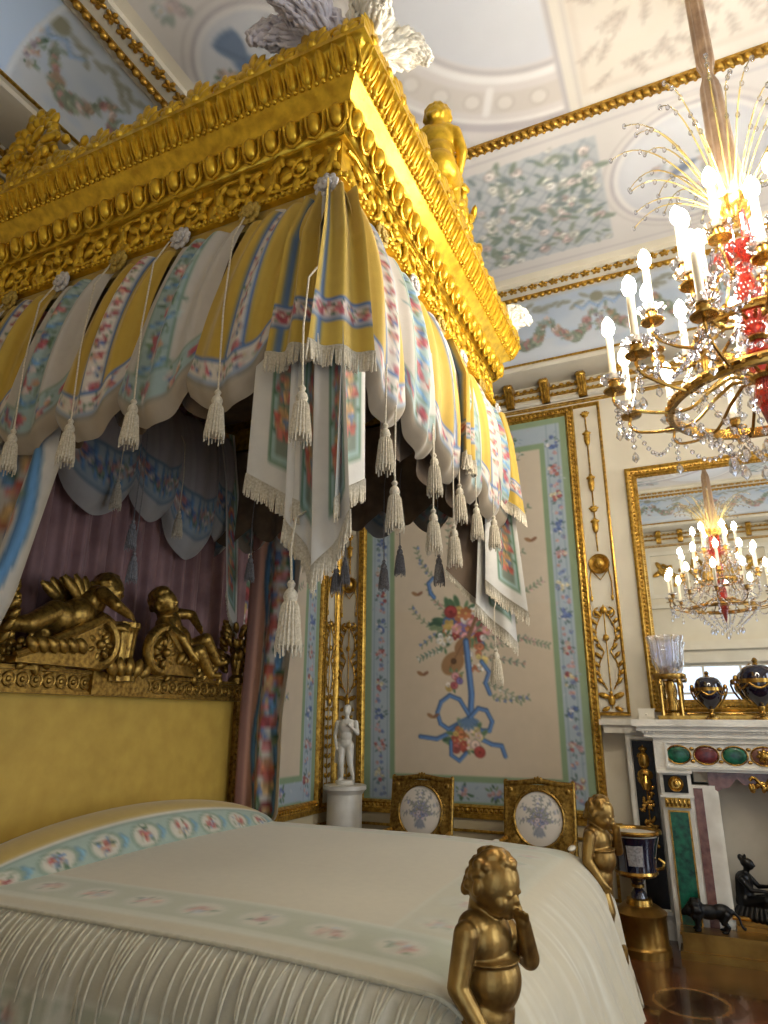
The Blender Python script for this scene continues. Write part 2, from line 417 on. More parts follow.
m.add(sweep(RING, [(0, 4.775), (.02, 4.777), (.02, 4.80), (0, 4.802)], True)); m.add(sweep(RING, [(0, 4.85), (.03, 4.852), (.03, 4.872), (0, 4.874)], True))
for x, y, a in along(RING, .035, .05, True): m.add(ell((x, y, 4.787), (.019, .016, .017), 6, 4))
for x, y, a in along(RING, .05, .075, True): m.add(ell((x, y, 4.862), (.026, .022, .022), 6, 4))
con = MB()
P = [(0, .93 - .7), (-.13, .23), (-.15, .2), (-.145, .16), (-.11, .13), (-.08, .1), (-.075, .04), (-.06, .01), (-.03, 0), (0, 0)]
V, F = prism([(p[0], p[1]) for p in P], .085)
V = np.asarray(V); con.add((np.c_[V[:, 1] - .0425, V[:, 0], V[:, 2]], F))
for k in (-.025, .0, .025): con.add(tube([(k, -.135, .225), (k, -.158, .2), (k, -.152, .155), (k, -.118, .12), (k, -.09, .09), (k, -.085, .045), (k, -.066, .008)], .011, 6))
con.add(ell((0, -.145, .19), (.055, .03, .03), 8, 5))
cv_, cf_ = np.concatenate(con.V), con.F
for x, y, a in along(RING, 0, .37, True): m.add((cv_, cf_), MT(x, y, 4.7, a))
struct(m.obj('trim_3', GOLD, None, 50))

# coved frieze painted with garlands
def frieze_cv(L):
    c = Cv(L, .72, 75, (196, 208, 222)); c.rect(0, .45, L, .72, (206, 208, 210), .6); c.rect(0, 0, L, .05, (198, 198, 196))
    x = .1
    while x < L:
        for k in range(14): c.ell(x + rnd.uniform(-.5, .5), rnd.uniform(.08, .64), rnd.uniform(.06, .16), rnd.uniform(.03, .06), 0, (176, 196, 222), .5, .8)
        for sg in (-1, 1):   # grisaille acanthus along the top
            for k in range(9): c.leaf(x + sg * (.06 + k * .055), .14 + .03 * math.sin(k), .1, (0 if sg > 0 else PI) + rnd.uniform(-.7, .7), (160, 160, 140), .8)
            for t in np.linspace(0, 1, 26):
                px_ = x + sg * (.06 + t * .42); py = .27 + .22 * math.sin(t * PI)
                (c.rose if rnd.random() < .5 else c.flower)(px_, py + rnd.uniform(-.02, .02), rnd.uniform(.024, .05) * (.6 + .8 * math.sin(t * PI)), rnd.choice(((190, 130, 124), (212, 186, 176), (150, 160, 130), (186, 150, 120), (138, 156, 128))))
                if rnd.random() < .7: c.leaf(px_, py, .07, rnd.random() * 6.3, (134, 154, 134), .8)
            c.ribbon([(x, .25), (x + sg * .07, .19), (x + sg * .14, .24), (x + sg * .2, .19)], .022, (136, 170, 214))
        c.ell(x, .15, .06, .05, 0, (150, 148, 120)); c.bouquet(x, .4, .07, 10, 14, 1, ((200, 160, 150), (160, 140, 160), (196, 186, 170)), .14)
        x += .98
    return c.tone(.72, .96, 8)
def cove_pts(t): return .35 + .62 * (1 - np.cos(t * PI / 2)), 5.0 + .33 * np.sin(t * PI / 2)
def cove(side, s0, s1, cv, name):
    ns = int((s1 - s0) * 62); t = np.linspace(1, 0, 44); d, z = cove_pts(t); s = np.linspace(0, 1, ns)
    lo = s0 + d[:, None]; hi = s1 - d[:, None]; Sg = lo + (hi - lo) * s; D = np.repeat(d[:, None], ns, 1); Z = np.repeat(z[:, None], ns, 1)
    U = (Sg - s0) / (s1 - s0); Vv = np.repeat((1 - t)[:, None], ns, 1)
    if side == 'back': P = np.stack([Sg, YB - D, Z], -1)
    elif side == 'left': P = np.stack([XL + .35 + (D - .35) * .44 / .62, Sg, Z], -1)
    else: P = np.stack([Sg, YF + D, Z], -1)
    return struct(sheet(name, P, cv, PAINT, None, False, (U, Vv)))
cove('back', XL, XR, frieze_cv(XR - XL), 'trim_4')
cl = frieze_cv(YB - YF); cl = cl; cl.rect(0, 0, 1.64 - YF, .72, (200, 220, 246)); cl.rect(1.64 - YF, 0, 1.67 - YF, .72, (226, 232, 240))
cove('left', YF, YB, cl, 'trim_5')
cove('front', XL, XR, frieze_cv(XR - XL), 'trim_6')
m = MB(); m.add(sweep([(XR, YB), (XR, YF)], [(.97, 5.33), (.6, 5.27), (.35, 5.0)])); struct(m.obj('trim_7', WHITE))
m = MB()   # upper moulding of the cove
m.add(sweep(RING2, [(.93, 5.33), (.95, 5.318), (1.1, 5.35), (1.14, 5.36), (1.14, 5.40), (1.2, 5.42)], True)); struct(m.obj('trim_8', WHITE))
m = MB(); m.add(sweep(RING2, [(.985, 5.325), (.985, 5.312), (1.02, 5.318), (1.02, 5.33)], True))
for x, y, a in along(RING2, 1.0, .062, True): m.add(ell((0, 0, 0), (.029, .024, .024), 7, 5), MT(x, y, 5.314, a))
for x, y, a in along(RING2, 1.1, .092, True):
    for q in range(5): m.add(leafprim(.048, .03, .014, 6), MT(x, y, 5.345, a - PI / 2 + q * 1.2566, 1, PI / 2))
    m.add(ell((x, y, 5.343), (.018, .018, .014), 6, 4))
struct(m.obj('trim_9', GOLD, None, 50))
# painted ceiling
CX0, CX1, CY0, CY1 = XL + .9, XR - 1.1, YF + 1.1, YB - 1.1
cc = Cv(CX1 - CX0, CY1 - CY0, 76, (222, 214, 208))
def cp(x, y): return x - CX0, CY1 - y
YU = 3.6
LIL = (186, 176, 182)
for sx in (-1, 1):
    for cyc in (4.42,):
        pass
def medallion(X, Y, r, kind):
    x, y = cp(X, Y)
    cc.ell(x, y, r + .06, None, 0, (232, 226, 222), 1, .02); cc.ring(x, y, r + .05, .025, LIL, .9); cc.ring(x, y, r + .11, .012, (200, 190, 186))
    cc.ell(x, y, r, None, 0, (206, 206, 214), 1, .02); cc.ell(x - r * .1, y + r * .1, r * .86, None, 0, (216, 218, 226), 1, .3)
    if kind == 'bird':
        cc.ell(x - .02, y + .0, .085, .19, .5, (104, 138, 190), .95, .3); cc.ell(x - .0, y - .04, .05, .13, .5, (134, 168, 212), .9, .4)
        cc.line([(x + .02, y - .12), (x + .1, y - .22), (x + .16, y - .22), (x + .19, y - .18)], .035, (96, 136, 190)); cc.ell(x + .19, y - .19, .03, .022, .6, (90, 130, 190))
        for k in range(5): cc.leaf(x - .06, y + .12, .2, 1.4 + k * .2, (110, 140, 186))
        cc.bouquet(x - .22, y + .02, .12, 8, 12, .8, ((214, 176, 160), (222, 200, 150)))
    else:
        for k in range(3): cc.bouquet(x + rnd.uniform(-.22, .22), y + rnd.uniform(-.2, .2), .12, 6, 12, .7, ((214, 190, 186), (190, 196, 210)), None, (150, 168, 158))
        cc.leaf(x - .15, y - .05, .2, .5, (120, 138, 176))
def trellis(X0, X1, Y0, Y1):
    x0, y0 = cp(X0, Y1); x1, y1 = cp(X1, Y0)
    cc.rect(x0, y0, x1, y1, (190, 196, 200)); n = int((x1 - x0 + y1 - y0) / .11)
    for k in range(-n, n):
        for a in (.9, -.9):
            b = x0 + k * .13; p, q = (b, y0), (b + (y1 - y0) * a, y1)
            pts = [(xx, yy) for xx, yy in zip(np.linspace(p[0], q[0], 24), np.linspace(p[1], q[1], 24)) if x0 <= xx <= x1]
            if len(pts) > 1: cc.line(pts, .014, (160, 172, 184), .9)
    A = (x1 - x0) * (y1 - y0)
    for k in range(int(A * 120)):
        x = rnd.uniform(x0 + .05, x1 - .05); y = rnd.uniform(y0 + .05, y1 - .05)
        cc.leaf(x, y, rnd.uniform(.07, .14), rnd.random() * 6.3, rnd.choice(((134, 154, 128), (118, 144, 130), (150, 162, 140), (128, 148, 150))), .85)
        if rnd.random() < .5: cc.rose(x + rnd.uniform(-.06, .06), y + rnd.uniform(-.06, .06), rnd.uniform(.025, .055), rnd.choice(((232, 226, 214), (224, 204, 196), (214, 214, 200), (206, 178, 172), (226, 222, 206))), .9)
for yb0, yb1 in ((3.76, 4.98), (CY0 + .2, 2.0)):     # tier along the panel wall and its twin
    for k in range(-2, 3):
        medallion(XC + k * 1.94 if abs(k) < 3 else 9, (yb0 + yb1) / 2, .5, 'flower') if k in (-2, 0, 2) or yb0 > 0 and False else None
for X0, X1 in ((-1.5, -.18), (1.02, 2.34)): trellis(X0, X1, 3.82, 4.92)
for X0, X1 in ((-1.5, -.18), (1.02, 2.34)): trellis(X0, X1, 1.0, 2.0)
for p in ((-1.62, -.05),):
    pass
x0, y0 = cp(CX0, YU); x1, y1 = cp(CX1, 2.2)
cc.rect(x0, y0, x1, y1, (220, 210, 206))
# left tier with the bird medallion and sprays of flowers
medallion(-1.98, 2.5, .38, 'bird'); medallion(-2.0, 4.4, .42, 'flower')
for X, Y in ((-2.2, 1.9), (-1.9, 1.75), (-2.15, 3.2), (-1.85, 3.15)):
    x, y = cp(X, Y); cc.bouquet(x, y, .15, 9, 16, .75, ((214, 190, 190), (204, 208, 216)), None, (156, 176, 164))
for X in (-1.66, -1.6): cc.line([cp(X, CY0), cp(X, CY1)], .018, LIL, .6)
# arcs of the painted dome
ox, oy = cp(-.36, 2.35)
for r, w, c in ((1.21, .06, (192, 182, 188)), (1.16, .03, (236, 230, 226)), (1.02, .16, (214, 202, 192)), (.86, .05, (238, 234, 232)), (.81, .03, (192, 184, 188))): cc.ring(ox, oy, r, w, c)
cc.ell(ox, oy, .78, None, 0, (208, 210, 220), 1, .03); cc.ell(ox, oy, .6, None, 0, (214, 218, 230), .8, .5)
for k in range(30):
    t = k * 2 * PI / 30
    cc.ell(ox + 1.02 * math.cos(t), oy + 1.02 * math.sin(t), .05, .05, 0, (226, 216, 206), 1, .3); cc.ring(ox + 1.02 * math.cos(t), oy + 1.02 * math.sin(t), .055, .012, (196, 182, 172), .8)
    if k % 5 == 0: cc.line([(ox + .93 * math.cos(t + .1), oy + .93 * math.sin(t + .1)), (ox + 1.1 * math.cos(t + .1), oy + 1.1 * math.sin(t + .1))], .05, (236, 230, 226))
x0, y0 = cp(-.33, YU); x1, y1 = cp(1.2, 2.2)
cc.rect(x0, y0, x1, y1, (226, 216, 200)); cc.rect(x0 + .12, y0 + .12, x1 - .12, y1 - .12, (222, 206, 188)); cc.rect(x0 + .16, y0 + .16, x1 - .16, y1 - .16, (226, 214, 196))
cc.rect(x0, y0, x0 + .03, y1, (190, 182, 186)); cc.rect(x0 + .09, y0, x0 + .105, y1, (200, 188, 182))
for k in range(46):
    cc.sprig(rnd.uniform(x0 + .2, x1 - .2), rnd.uniform(y0 + .2, y1 - .2), .14, rnd.random() * 6.3, (212, 190, 172), 4, .04)
for k in range(9):
    cc.bouquet(*cp(rnd.uniform(-.1, 1.0), rnd.uniform(2.3, 2.9)), .12, 5, 8, .6, ((190, 150, 160), (176, 160, 180)))
cc.rect(0, cp(0, 3.74)[1], CX1 - CX0, cp(0, 3.72)[1], LIL, .6); cc.rect(0, cp(0, 5.04)[1], CX1 - CX0, cp(0, 5.02)[1], LIL, .5)
cc.tone(.62, .97, 6)
struct(flat('ceiling', (CX0, CY1, ZC), (CX1 - CX0, 0, 0), (0, CY0 - CY1, 0), cc, PAINT))
m = MB(); m.box(XL - .2, XR + .2, YF - .2, YB + .2, 5.6, 5.7); struct(m.obj('ceiling_slab', WHITE))
m = MB()   # gilded rope across the ceiling
for Y in (YU, 2.15):
    m.box(-1.34, XR - 1.2, Y - .035, Y + .035, ZC - .02, ZC + .01)
    x = -1.34
    while x < XR - 1.25:
        m.add(ell((0, 0, 0), (.036, .022, .022), 7, 5), MT(x, Y - .012, ZC - .03, .9)); m.add(ell((x + .02, Y + .028, ZC - .026), (.014, .012, .012), 6, 4)); x += .052
struct(m.obj('trim_10', GOLD, None, 50))

# dado, rails and skirting on the two walls in view
m = MB(); m.box(XL, XR, YB - .03, YB, 0, .74); m.box(XL, XL + .03, YF, YB - .03, 0, .74); struct(m.obj('trim_11', DADO))
m = MB()
for side, a0, a1 in (('back', XL + .03, -.7), ('back', 1.6, XR), ('left', 4.3, YB - .03)):
    n = max(1, int((a1 - a0) / .8)); w = (a1 - a0) / n
    for k in range(n):
        M = wallM(side, a0 + (k + .5) * w, .42) @ MT(0, -.03, 0); m.add(ring_frame(w - .12, .46, [(0, 0), (0, .014), (.012, .018), (.024, .014), (.024, 0)]), M)
    M = wallM(side, (a0 + a1) / 2, .76); L = a1 - a0; m.add(box(-L / 2, L / 2, -.05, 0, -.02, .015), M)
struct(m.obj('trim_12', GOLD))
m = MB(); m.box(XL + .03, -.75, YB - .055, YB - .03, 0, .12); struct(m.obj('baseboard_back', DADO))
m = MB(); m.box(XL + .03, XL + .055, YF, YB - .055, 0, .12); struct(m.obj('baseboard_left', DADO))

# painted silk panels
GRN = (142, 164, 122); BLU = (166, 180, 190)
def panel_cv():
    W, H = 2.27, 3.74; c = Cv(W, H, 105, (214, 192, 160))
    fx0, fx1, fy0, fy1 = .36, W - .31, .35, H - .28
    c.rect(0, 0, W, H, GRN)
    for x0, y0, x1, y1 in ((.1, .1, fx0 - .05, H - .05), (fx1 + .05, .1, W - .1, H - .05), (.1, .1, W - .1, fy0 - .06), (.1, fy1 + .05, W - .1, H - .06)): c.rect(x0, y0, x1, y1, BLU)
    for k in range(700):
        x, y = rnd.uniform(.1, W - .1), rnd.uniform(.1, H - .06)
        c.leaf(x, y, rnd.uniform(.02, .05), rnd.random() * 6.3, rnd.choice(((198, 202, 206), (150, 164, 184), (186, 176, 186))), .8)
    for xx in (.13, fx0 - .08, fx1 + .08, W - .13): c.line([(xx, .1), (xx, H - .06)], .008, (124, 146, 150), .8)
    y = .3; k = 0
    while y < H - .1:
        for xb in ((.1 + fx0 - .05) / 2, (fx1 + .05 + W - .1) / 2):
            c.bouquet(xb, y, .07, 9, 12, 1, [((104, 124, 180), (86, 110, 170), (214, 208, 206)), ((200, 150, 150), (210, 190, 170), (190, 100, 96)), ((120, 136, 180), (180, 90, 90), (220, 206, 160))][k % 3], .085, rnd.choice(((96, 122, 116), (104, 130, 130))))
            for q in range(4): c.flower(xb + rnd.uniform(-.05, .05), y + rnd.uniform(.1, .18), .018, rnd.choice(((110, 130, 180), (200, 150, 150))))
        y += .29; k += 1
    x = .45
    while x < W - .4:
        for yb in ((.1 + fy0 - .06) / 2, (fy1 + H) / 2): c.bouquet(x, yb, .09, 9, 12, 1, ((104, 124, 180), (200, 150, 150), (214, 208, 206)), .06)
        x += .3
    c.rect(fx0 - .05, fy0 - .05, fx1 + .05, fy1 + .05, (136, 162, 118)); c.rect(fx0, fy0, fx1, fy1, (214, 192, 160)); c.rect(fx0, fy0, fx1, (fy0 + fy1) / 2, (212, 194, 168), .5)
    # hanging trophy of flowers, ribbons and a lute
    def q(X, z): return X + 3.12, 4.58 - z
    def Q(l): return [q(*p) for p in l]
    BL = (78, 116, 172)
    for X, z, a, L in ((-2.1, 2.55, 2.6, .42), (-2.2, 2.45, 3.3, .45), (-2.15, 2.62, 3.6, .4), (-1.9, 2.5, -.4, .4), (-1.85, 2.4, .2, .42), (-1.9, 2.2, .1, .45), (-1.85, 2.25, -.5, .35), (-2.2, 2.3, 2.9, .3), (-1.85, 1.95, .2, .4), (-1.8, 1.85, .5, .38), (-1.9, 2.7, -.9, .45), (-1.75, 3.0, -.6, .4), (-1.6, 3.3, -1.3, .45), (-1.55, 3.75, -1.6, .5), (-2.3, 3.0, 3.7, .4), (-2.1, 3.2, -2, .5), (-1.5, 2.75, -.3, .3), (-1.45, 2.35, .3, .25)):
        x, y = q(X, z); c.sprig(x, y, L, a, rnd.choice(((136, 154, 124), (146, 158, 124), (120, 144, 124))), 7, .042, rnd.choice(((214, 170, 160), (110, 130, 190), (200, 150, 140), (224, 214, 200))))
    c.ribbon(Q([(-2.33, 3.0), (-2.38, 2.95), (-2.36, 2.85), (-2.32, 2.8)]), .04, BL)
    c.bouquet(*q(-2.07, 2.55), .27, 30, 26, 1, None, .2); c.bouquet(*q(-1.9, 2.42), .16, 14, 14)
    c.ell(*q(-2.14, 2.14), .13, .1, -.7, (166, 120, 74), 1, .15); c.ell(*q(-2.03, 2.3), .1, .075, -.8, (160, 112, 70), 1, .15); c.line(Q([(-2.02, 2.26), (-1.87, 2.62)]), .035, (146, 104, 70)); c.ell(*q(-2.13, 2.16), .03, .03, 0, (96, 66, 44)); c.line(Q([(-2.17, 2.1), (-1.9, 2.55)]), .006, (110, 76, 50))
    c.bouquet(*q(-1.9, 2.2), .12, 12, 10, 1, ((222, 196, 110), (226, 216, 206), (206, 120, 80)), .22); c.bouquet(*q(-2.15, 1.98), .12, 8, 8); c.bouquet(*q(-2.22, 2.35), .11, 7, 6, 1, ((226, 222, 210), (220, 200, 150)))
    c.ribbon(Q([(-2.0, 2.35), (-1.98, 2.1), (-1.96, 1.85), (-1.98, 1.62)]), .06, BL); c.ribbon(Q([(-1.85, 2.15), (-1.78, 2.05), (-1.82, 1.95), (-1.78, 1.85)]), .04, BL)
    c.ribbon(Q([(-1.98, 1.64), (-2.08, 1.8), (-2.18, 1.84), (-2.27, 1.78), (-2.31, 1.68), (-2.28, 1.58), (-2.2, 1.53), (-2.1, 1.58), (-1.98, 1.64)]), .04, BL)
    c.ribbon(Q([(-1.98, 1.64), (-1.9, 1.72), (-1.82, 1.7), (-1.77, 1.6), (-1.8, 1.52), (-1.88, 1.52), (-1.98, 1.64)]), .04, BL)
    c.ribbon(Q([(-2.05, 1.6), (-2.18, 1.5), (-2.32, 1.44), (-2.49, 1.46)]), .04, BL); c.ribbon(Q([(-1.92, 1.57), (-1.87, 1.44), (-1.78, 1.4), (-1.69, 1.39), (-1.66, 1.3)]), .04, BL)
    c.bouquet(*q(-2.03, 1.45), .2, 22, 24, 1, ((212, 172, 84), (190, 80, 60), (224, 200, 130), (206, 120, 70), (222, 190, 170)), .14)
    for k in range(7): c.leaf(*q(-2.0, 1.62), .11, .2 + k * .45, (98, 132, 172), .8)
    c.rose(*q(-1.9, 1.33), .055, (196, 72, 62)); c.rose(*q(-2.13, 1.36), .05, (190, 90, 80)); c.ribbon(Q([(-2.18, 1.42), (-2.18, 1.3), (-2.1, 1.25), (-2.03, 1.32)]), .035, BL)
    for X, z in ((-2.45, 2.05), (-2.5, 2.85), (-1.42, 2.55), (-2.35, 1.65), (-1.3, 3.3)):
        x, y = q(X, z); c.ell(x - .03, y, .04, .018, .5, (170, 120, 76)); c.ell(x + .025, y, .035, .016, -.5, (150, 100, 70))
    return c.tone(.8, .97)
PCV = panel_cv()
def silk_panel(side, s, label):
    t = thing('silk_wall_panel', label, 'wall panel', tuple(wallM(side, s, .82).translation))
    M = wallM(side, s, 2.69); W, H = 2.27, 3.74
    o = M @ Vector((-W / 2, -.022, H / 2)); U = M.to_3x3() @ Vector((W, 0, 0)); D = M.to_3x3() @ Vector((0, 0, -H))
    if side == 'left': o = M @ Vector((-W / 2, -.022, H / 2))
    flat('painted_silk', o, U, D, PCV, SILK, t)
    f = MB(); f.add(ring_frame(W + .11, H + .1, [(0, 0), (0, .045), (.015, .05), (.03, .04), (.05, .04), (.065, .055), (.085, .03), (.09, .0)]), M)
    beads_rect(f, W + .11, H + .1, .04, .045, .017, .045, M); f.obj('frame', GOLD, t, 50)
silk_panel('back', -1.99, 'tall silk wall panel painted with a hanging flower trophy, behind the two armchairs')
silk_panel('left', 4.78, 'silk wall panel on the wall beside the bed, half hidden by the far curtain')

# narrow strips of gilded arabesque
def arabesque(side, s, w, label, z0=.78):
    t = thing('arabesque_strip', label, 'wall ornament', tuple(wallM(side, s, .82).translation))
    M = wallM(side, s, 2.7); k = w / .27; H = 4.62 - z0; MF = wallM(side, s, (4.62 + z0) / 2)
    f = MB(); f.add(ring_frame(w, H, [(0, 0), (0, .03), (.012, .035), (.026, .02), (.03, 0)]), MF); f.obj('frame', GOLD, t)
    def Z(z): return z - 2.7
    r = MB()
    r.add(tube([(0, -.014, Z(4.5)), (0, -.014, Z(3.1))], .008, 6), M)
    for z in (4.49, 3.5): 
        r.add(ell((0, -.02, Z(z)), (.03 * k, .015, .02)), M)
        for q in range(5): r.add(leafprim(.05 * k, .025), M @ MT(0, -.02, Z(z), 0, 1, 0, -PI / 2 + (q - 2) * .5))
    for z, a in ((4.25, .09), (3.78, .1), (3.35, .08)):
        r.add(ell((0, -.02, Z(z)), (.028 * k, .02, a)), M); r.add(ell((0, -.022, Z(z + a * .5)), (.04 * k, .018, .022)), M)
    r.obj('rod', GOLD, t)
    d = MB(); d.add(lathe([(0, -.01), (.045, 0), (.07, .012), (.08, .02), (.085, .012), (.09, 0)], 20), M @ MT(0, -.02, Z(2.98), 0, k, PI / 2))
    d.add(ell((0, -.04, Z(2.98)), (.045 * k, .025, .05)), M); d.add(ell((0, -.06, Z(2.97)), (.02 * k, .015, .02)), M)
    for sg in (-1, 1):
        d.add(tube([(sg * .07 * k, -.015, Z(2.94)), (sg * .09 * k, -.015, Z(2.8)), (sg * .085 * k, -.015, Z(2.68))], .006, 5), M); d.add(ell((sg * .085 * k, -.018, Z(2.66)), (.014, .01, .03)), M)
    d.add(tube([(-.07 * k, -.015, Z(2.92)), (0, -.015, Z(2.83)), (.07 * k, -.015, Z(2.92))], .006, 5), M); d.obj('medallion', GOLD, t)
    a = MB()
    for sg in (-1, 1):
        zz = np.linspace(1.85, 2.5, 40); a.add(tube(np.c_[sg * k * (.025 + .055 * np.abs(np.sin((zz - 1.85) * 9.6))), np.full(40, -.014), zz - 2.7], .007, 5), M)
        for j in range(9):
            z = 1.9 + j * .075; x = sg * k * (.03 + .05 * abs(math.sin((z - 1.85) * 9.6)))
            a.add(leafprim(.065 * k, .035), M @ MT(x, -.016, Z(z), 0, 1, 0, -.8 if sg > 0 else PI + .8)); a.add(ell((x, -.018, Z(z)), (.013, .01, .013), 7, 5), M)
        a.add(tube(spiral(.05 * k, .008, 1.2, PI / 2, -sg, 16) + np.array([sg * .045 * k, -.014, Z(2.52)]), .008, 5), M)
        a.add(leafprim(.1 * k, .05), M @ MT(sg * .01, -.02, Z(1.78), 0, 1, 0, -.35 if sg > 0 else PI + .35)); a.add(leafprim(.07 * k, .04), M @ MT(sg * .02, -.02, Z(1.7), 0, 1, 0, .4 if sg > 0 else PI - .4))
    a.add(tube([(0, -.008, Z(max(.92, z0 + .06))), (0, -.008, Z(1.9)), (0, -.008, Z(2.6))], .006, 6), M); a.add(ell((0, -.025, Z(1.76)), (.03 * k, .02, .05)), M); a.add(ell((0, -.03, Z(1.82)), (.015, .014, .018)), M); a.add(ell((0, -.022, Z(2.3)), (.025 * k, .015, .03)), M); a.add(ell((0, -.022, Z(2.55)), (.03 * k, .015, .035)), M)
    for j in range(8):
        z = .95 + j * .09
        if z < z0 + .06: continue
        for sg in (-1, 1): a.add(leafprim(.07 * k, .04), M @ MT(sg * .01, -.016, Z(z), 0, 1, 0, -.7 if sg > 0 else PI + .7))
    a.obj('scroll_relief', GOLD, t)
arabesque('back', -.69, .29, 'gilded arabesque relief strip between the silk panel and the mirror', 1.63)
arabesque('back', -3.3, .27, 'gilded arabesque relief strip in the corner behind the marble statue')
arabesque('left', 6.14, .25, 'gilded arabesque relief strip on the bed wall next to the corner')
# ------------------------------------------------------------------ bed canopy
FAB = vmat('woven_silk', .62, (160, .12, .003), .25, amount=.09, scale=24)
FABP = mat('cream_fringe', S(212, 200, 176), S(178, 164, 138), 120, .8, 0, (200, .3, .003), .3)
LIN = mat('brown_lining', S(112, 90, 66), S(82, 64, 46), 10, .8, 0, None, .2)
YSILK = mat('yellow_silk', S(190, 156, 62), S(176, 142, 52), 9, .6, 0, (150, .12, .003), .2)
ROSEW = mat('white_silk_rosette', S(216, 210, 206), S(176, 168, 164), 30, .7)
ROSEG = mat('yellow_silk_rosette', S(196, 166, 78), S(156, 126, 50), 30, .6)
YN, YFAR, XF, ZB = 1.90, 4.10, -1.08, 3.60
YM = 2.98
CPATH = [(XL, YN), (XF, YN), (XF, YFAR), (XL, YFAR)]
can = thing('bed_canopy', 'gilded carved bed canopy hung with floral and yellow silk swags and tassels', 'bed canopy', (-2.27, YM, ZB))
def C(o, z, step, trim=.0): return [(x, y, z, a) for x, y, a in along(CPATH, o, step, False, trim)]
m = MB(); m.add(sweep(CPATH, [(-.03, 3.6), (.012, 3.6), (.016, 3.66), (.0, 3.69), (-.03, 3.69)])); m.obj('silk_band', YSILK, can)
m = MB()
m.add(sweep(CPATH, [(-.03, 3.69), (.03, 3.69), (.035, 3.7), (.03, 3.715), (.01, 3.72), (.012, 3.9), (.03, 3.905), (.03, 3.915), (.04, 3.92), (.05, 3.96), (.06, 4.0), (.085, 4.003), (.085, 4.012),
    (.078, 4.02), (.092, 4.05), (.125, 4.075), (.135, 4.085), (.14, 4.1), (.15, 4.12), (.175, 4.16), (.19, 4.19), (.205, 4.195), (.205, 4.215), (.1, 4.225), (-.05, 4.12)]))
for x, y, z, a in C(.038, 3.7, .034): m.add(ell((x, y, z), (.013, .011, .012), 6, 4))
for x, y, z, a in C(.142, 4.092, .034): m.add(ell((x, y, z), (.013, .011, .011), 6, 4))
m.obj('cornice', GOLDB, can, 50)
m = MB()   # egg and dart row
for x, y, z, a in C(.075, 3.962, .105):
    M = MT(x, y, z, a) @ MT(0, 0, 0, 0, 1, .2)
    m.add(ell((0, -.004, 0), (.03, .034, .05), 10, 7), M)
    m.add(tube([(-.043, .0, .045), (-.044, .0, 0), (-.03, .0, -.045), (0, .0, -.062), (.03, .0, -.045), (.044, .0, 0), (.043, .0, .045)], .008, 6), M)
    m.add(ell((.049, -.01, -.005), (.008, .014, .036), 6, 4), M)
m.obj('egg_moulding', GOLDB, can)
m = MB()   # leaf row on the top moulding
for x, y, z, a in C(.165, 4.148, .07):
    M = MT(x, y, z, a) @ MT(0, 0, 0, 0, 1, .45)
    m.add(ell((0, -.004, 0), (.027, .022, .06), 8, 6), M); m.add(ell((0, -.024, .004), (.006, .012, .05), 6, 4), M); m.add(ell((.035, .0, -.006), (.008, .014, .05), 6, 4), M)
m.obj('leaf_moulding', GOLDB, can)
m = MB()   # rinceau frieze
for i, (x, y, z, a) in enumerate(C(.012, 3.81, .3, .04)):
    M = MT(x, y, z, a); sg = 1 if i % 2 else -1
    m.add(tube(spiral(.075, .012, 1.5, -PI / 2 * sg, sg, 26) + np.array([0, -.012, 0]), np.linspace(.011, .006, 26), 6), M)
    m.add(tube([(-.16, -.01, -sg * .06), (-.1, -.012, -sg * .075), (-.03, -.012, -sg * .07), (.02, -.012, -sg * .075)], .009, 6), M)
    for q in range(6): m.add(leafprim(.075, .04, .016), M @ MT(.04 * math.cos(q * 1.05), -.012, .04 * math.sin(q * 1.05), 0, 1, 0, -q * 1.05 - .5 * sg))
    for q in range(3): m.add(leafprim(.085, .045, .018), M @ MT(-.15 + .03 * q, -.012, sg * (.03 + .01 * q), 0, 1, 0, -sg * (1.0 + .5 * q)))
    m.add(ell((0, -.02, 0), (.022, .02, .022), 8, 5), M); m.add(ell((.15, -.012, 0), (.02, .016, .05), 8, 5), M)
    for q in (-1, 1): m.add(leafprim(.06, .03, .014), M @ MT(.15, -.012, .02 * q, 0, 1, 0, -q * 1.0)); m.add(leafprim(.06, .03, .014), M @ MT(.15, -.012, .02 * q, 0, 1, 0, PI + q * 1.0))
m.obj('frieze_relief', GOLDB, can)
m = MB()   # pierced cresting of palmettes and scrolls
for i, (x, y, z, a) in enumerate(C(.19, 4.212, .155)):
    M = MT(x, y, z, a); s = 1.45 if i % 2 else 1.0
    for q in range(-2, 3): m.add(leafprim(.1 * s * (1 - .12 * abs(q)), .035 * s, .014), M @ MT(0, 0, .0, 0, 1, 0, -PI / 2 + q * .45))
    for sg in (-1, 1): m.add(tube(spiral(.036, .008, 1.2, -PI / 2, sg, 14) + np.array([sg * .045, 0, .036]), np.linspace(.011, .007, 14), 5), M)
    m.add(ell((0, -.01, .02), (.022, .02, .022), 7, 5), M)
m.obj('cresting', GOLDB, can)
m = MB(); m.box(XL, XF - .0, YN, YFAR, 4.06, 4.1); m.obj('roof', GOLDO, can)
m = MB(); m.box(XL + .02, XF - .03, YN + .03, YFAR - .03, 3.95, 3.99); m.obj('ceiling_lining', LIN, can)

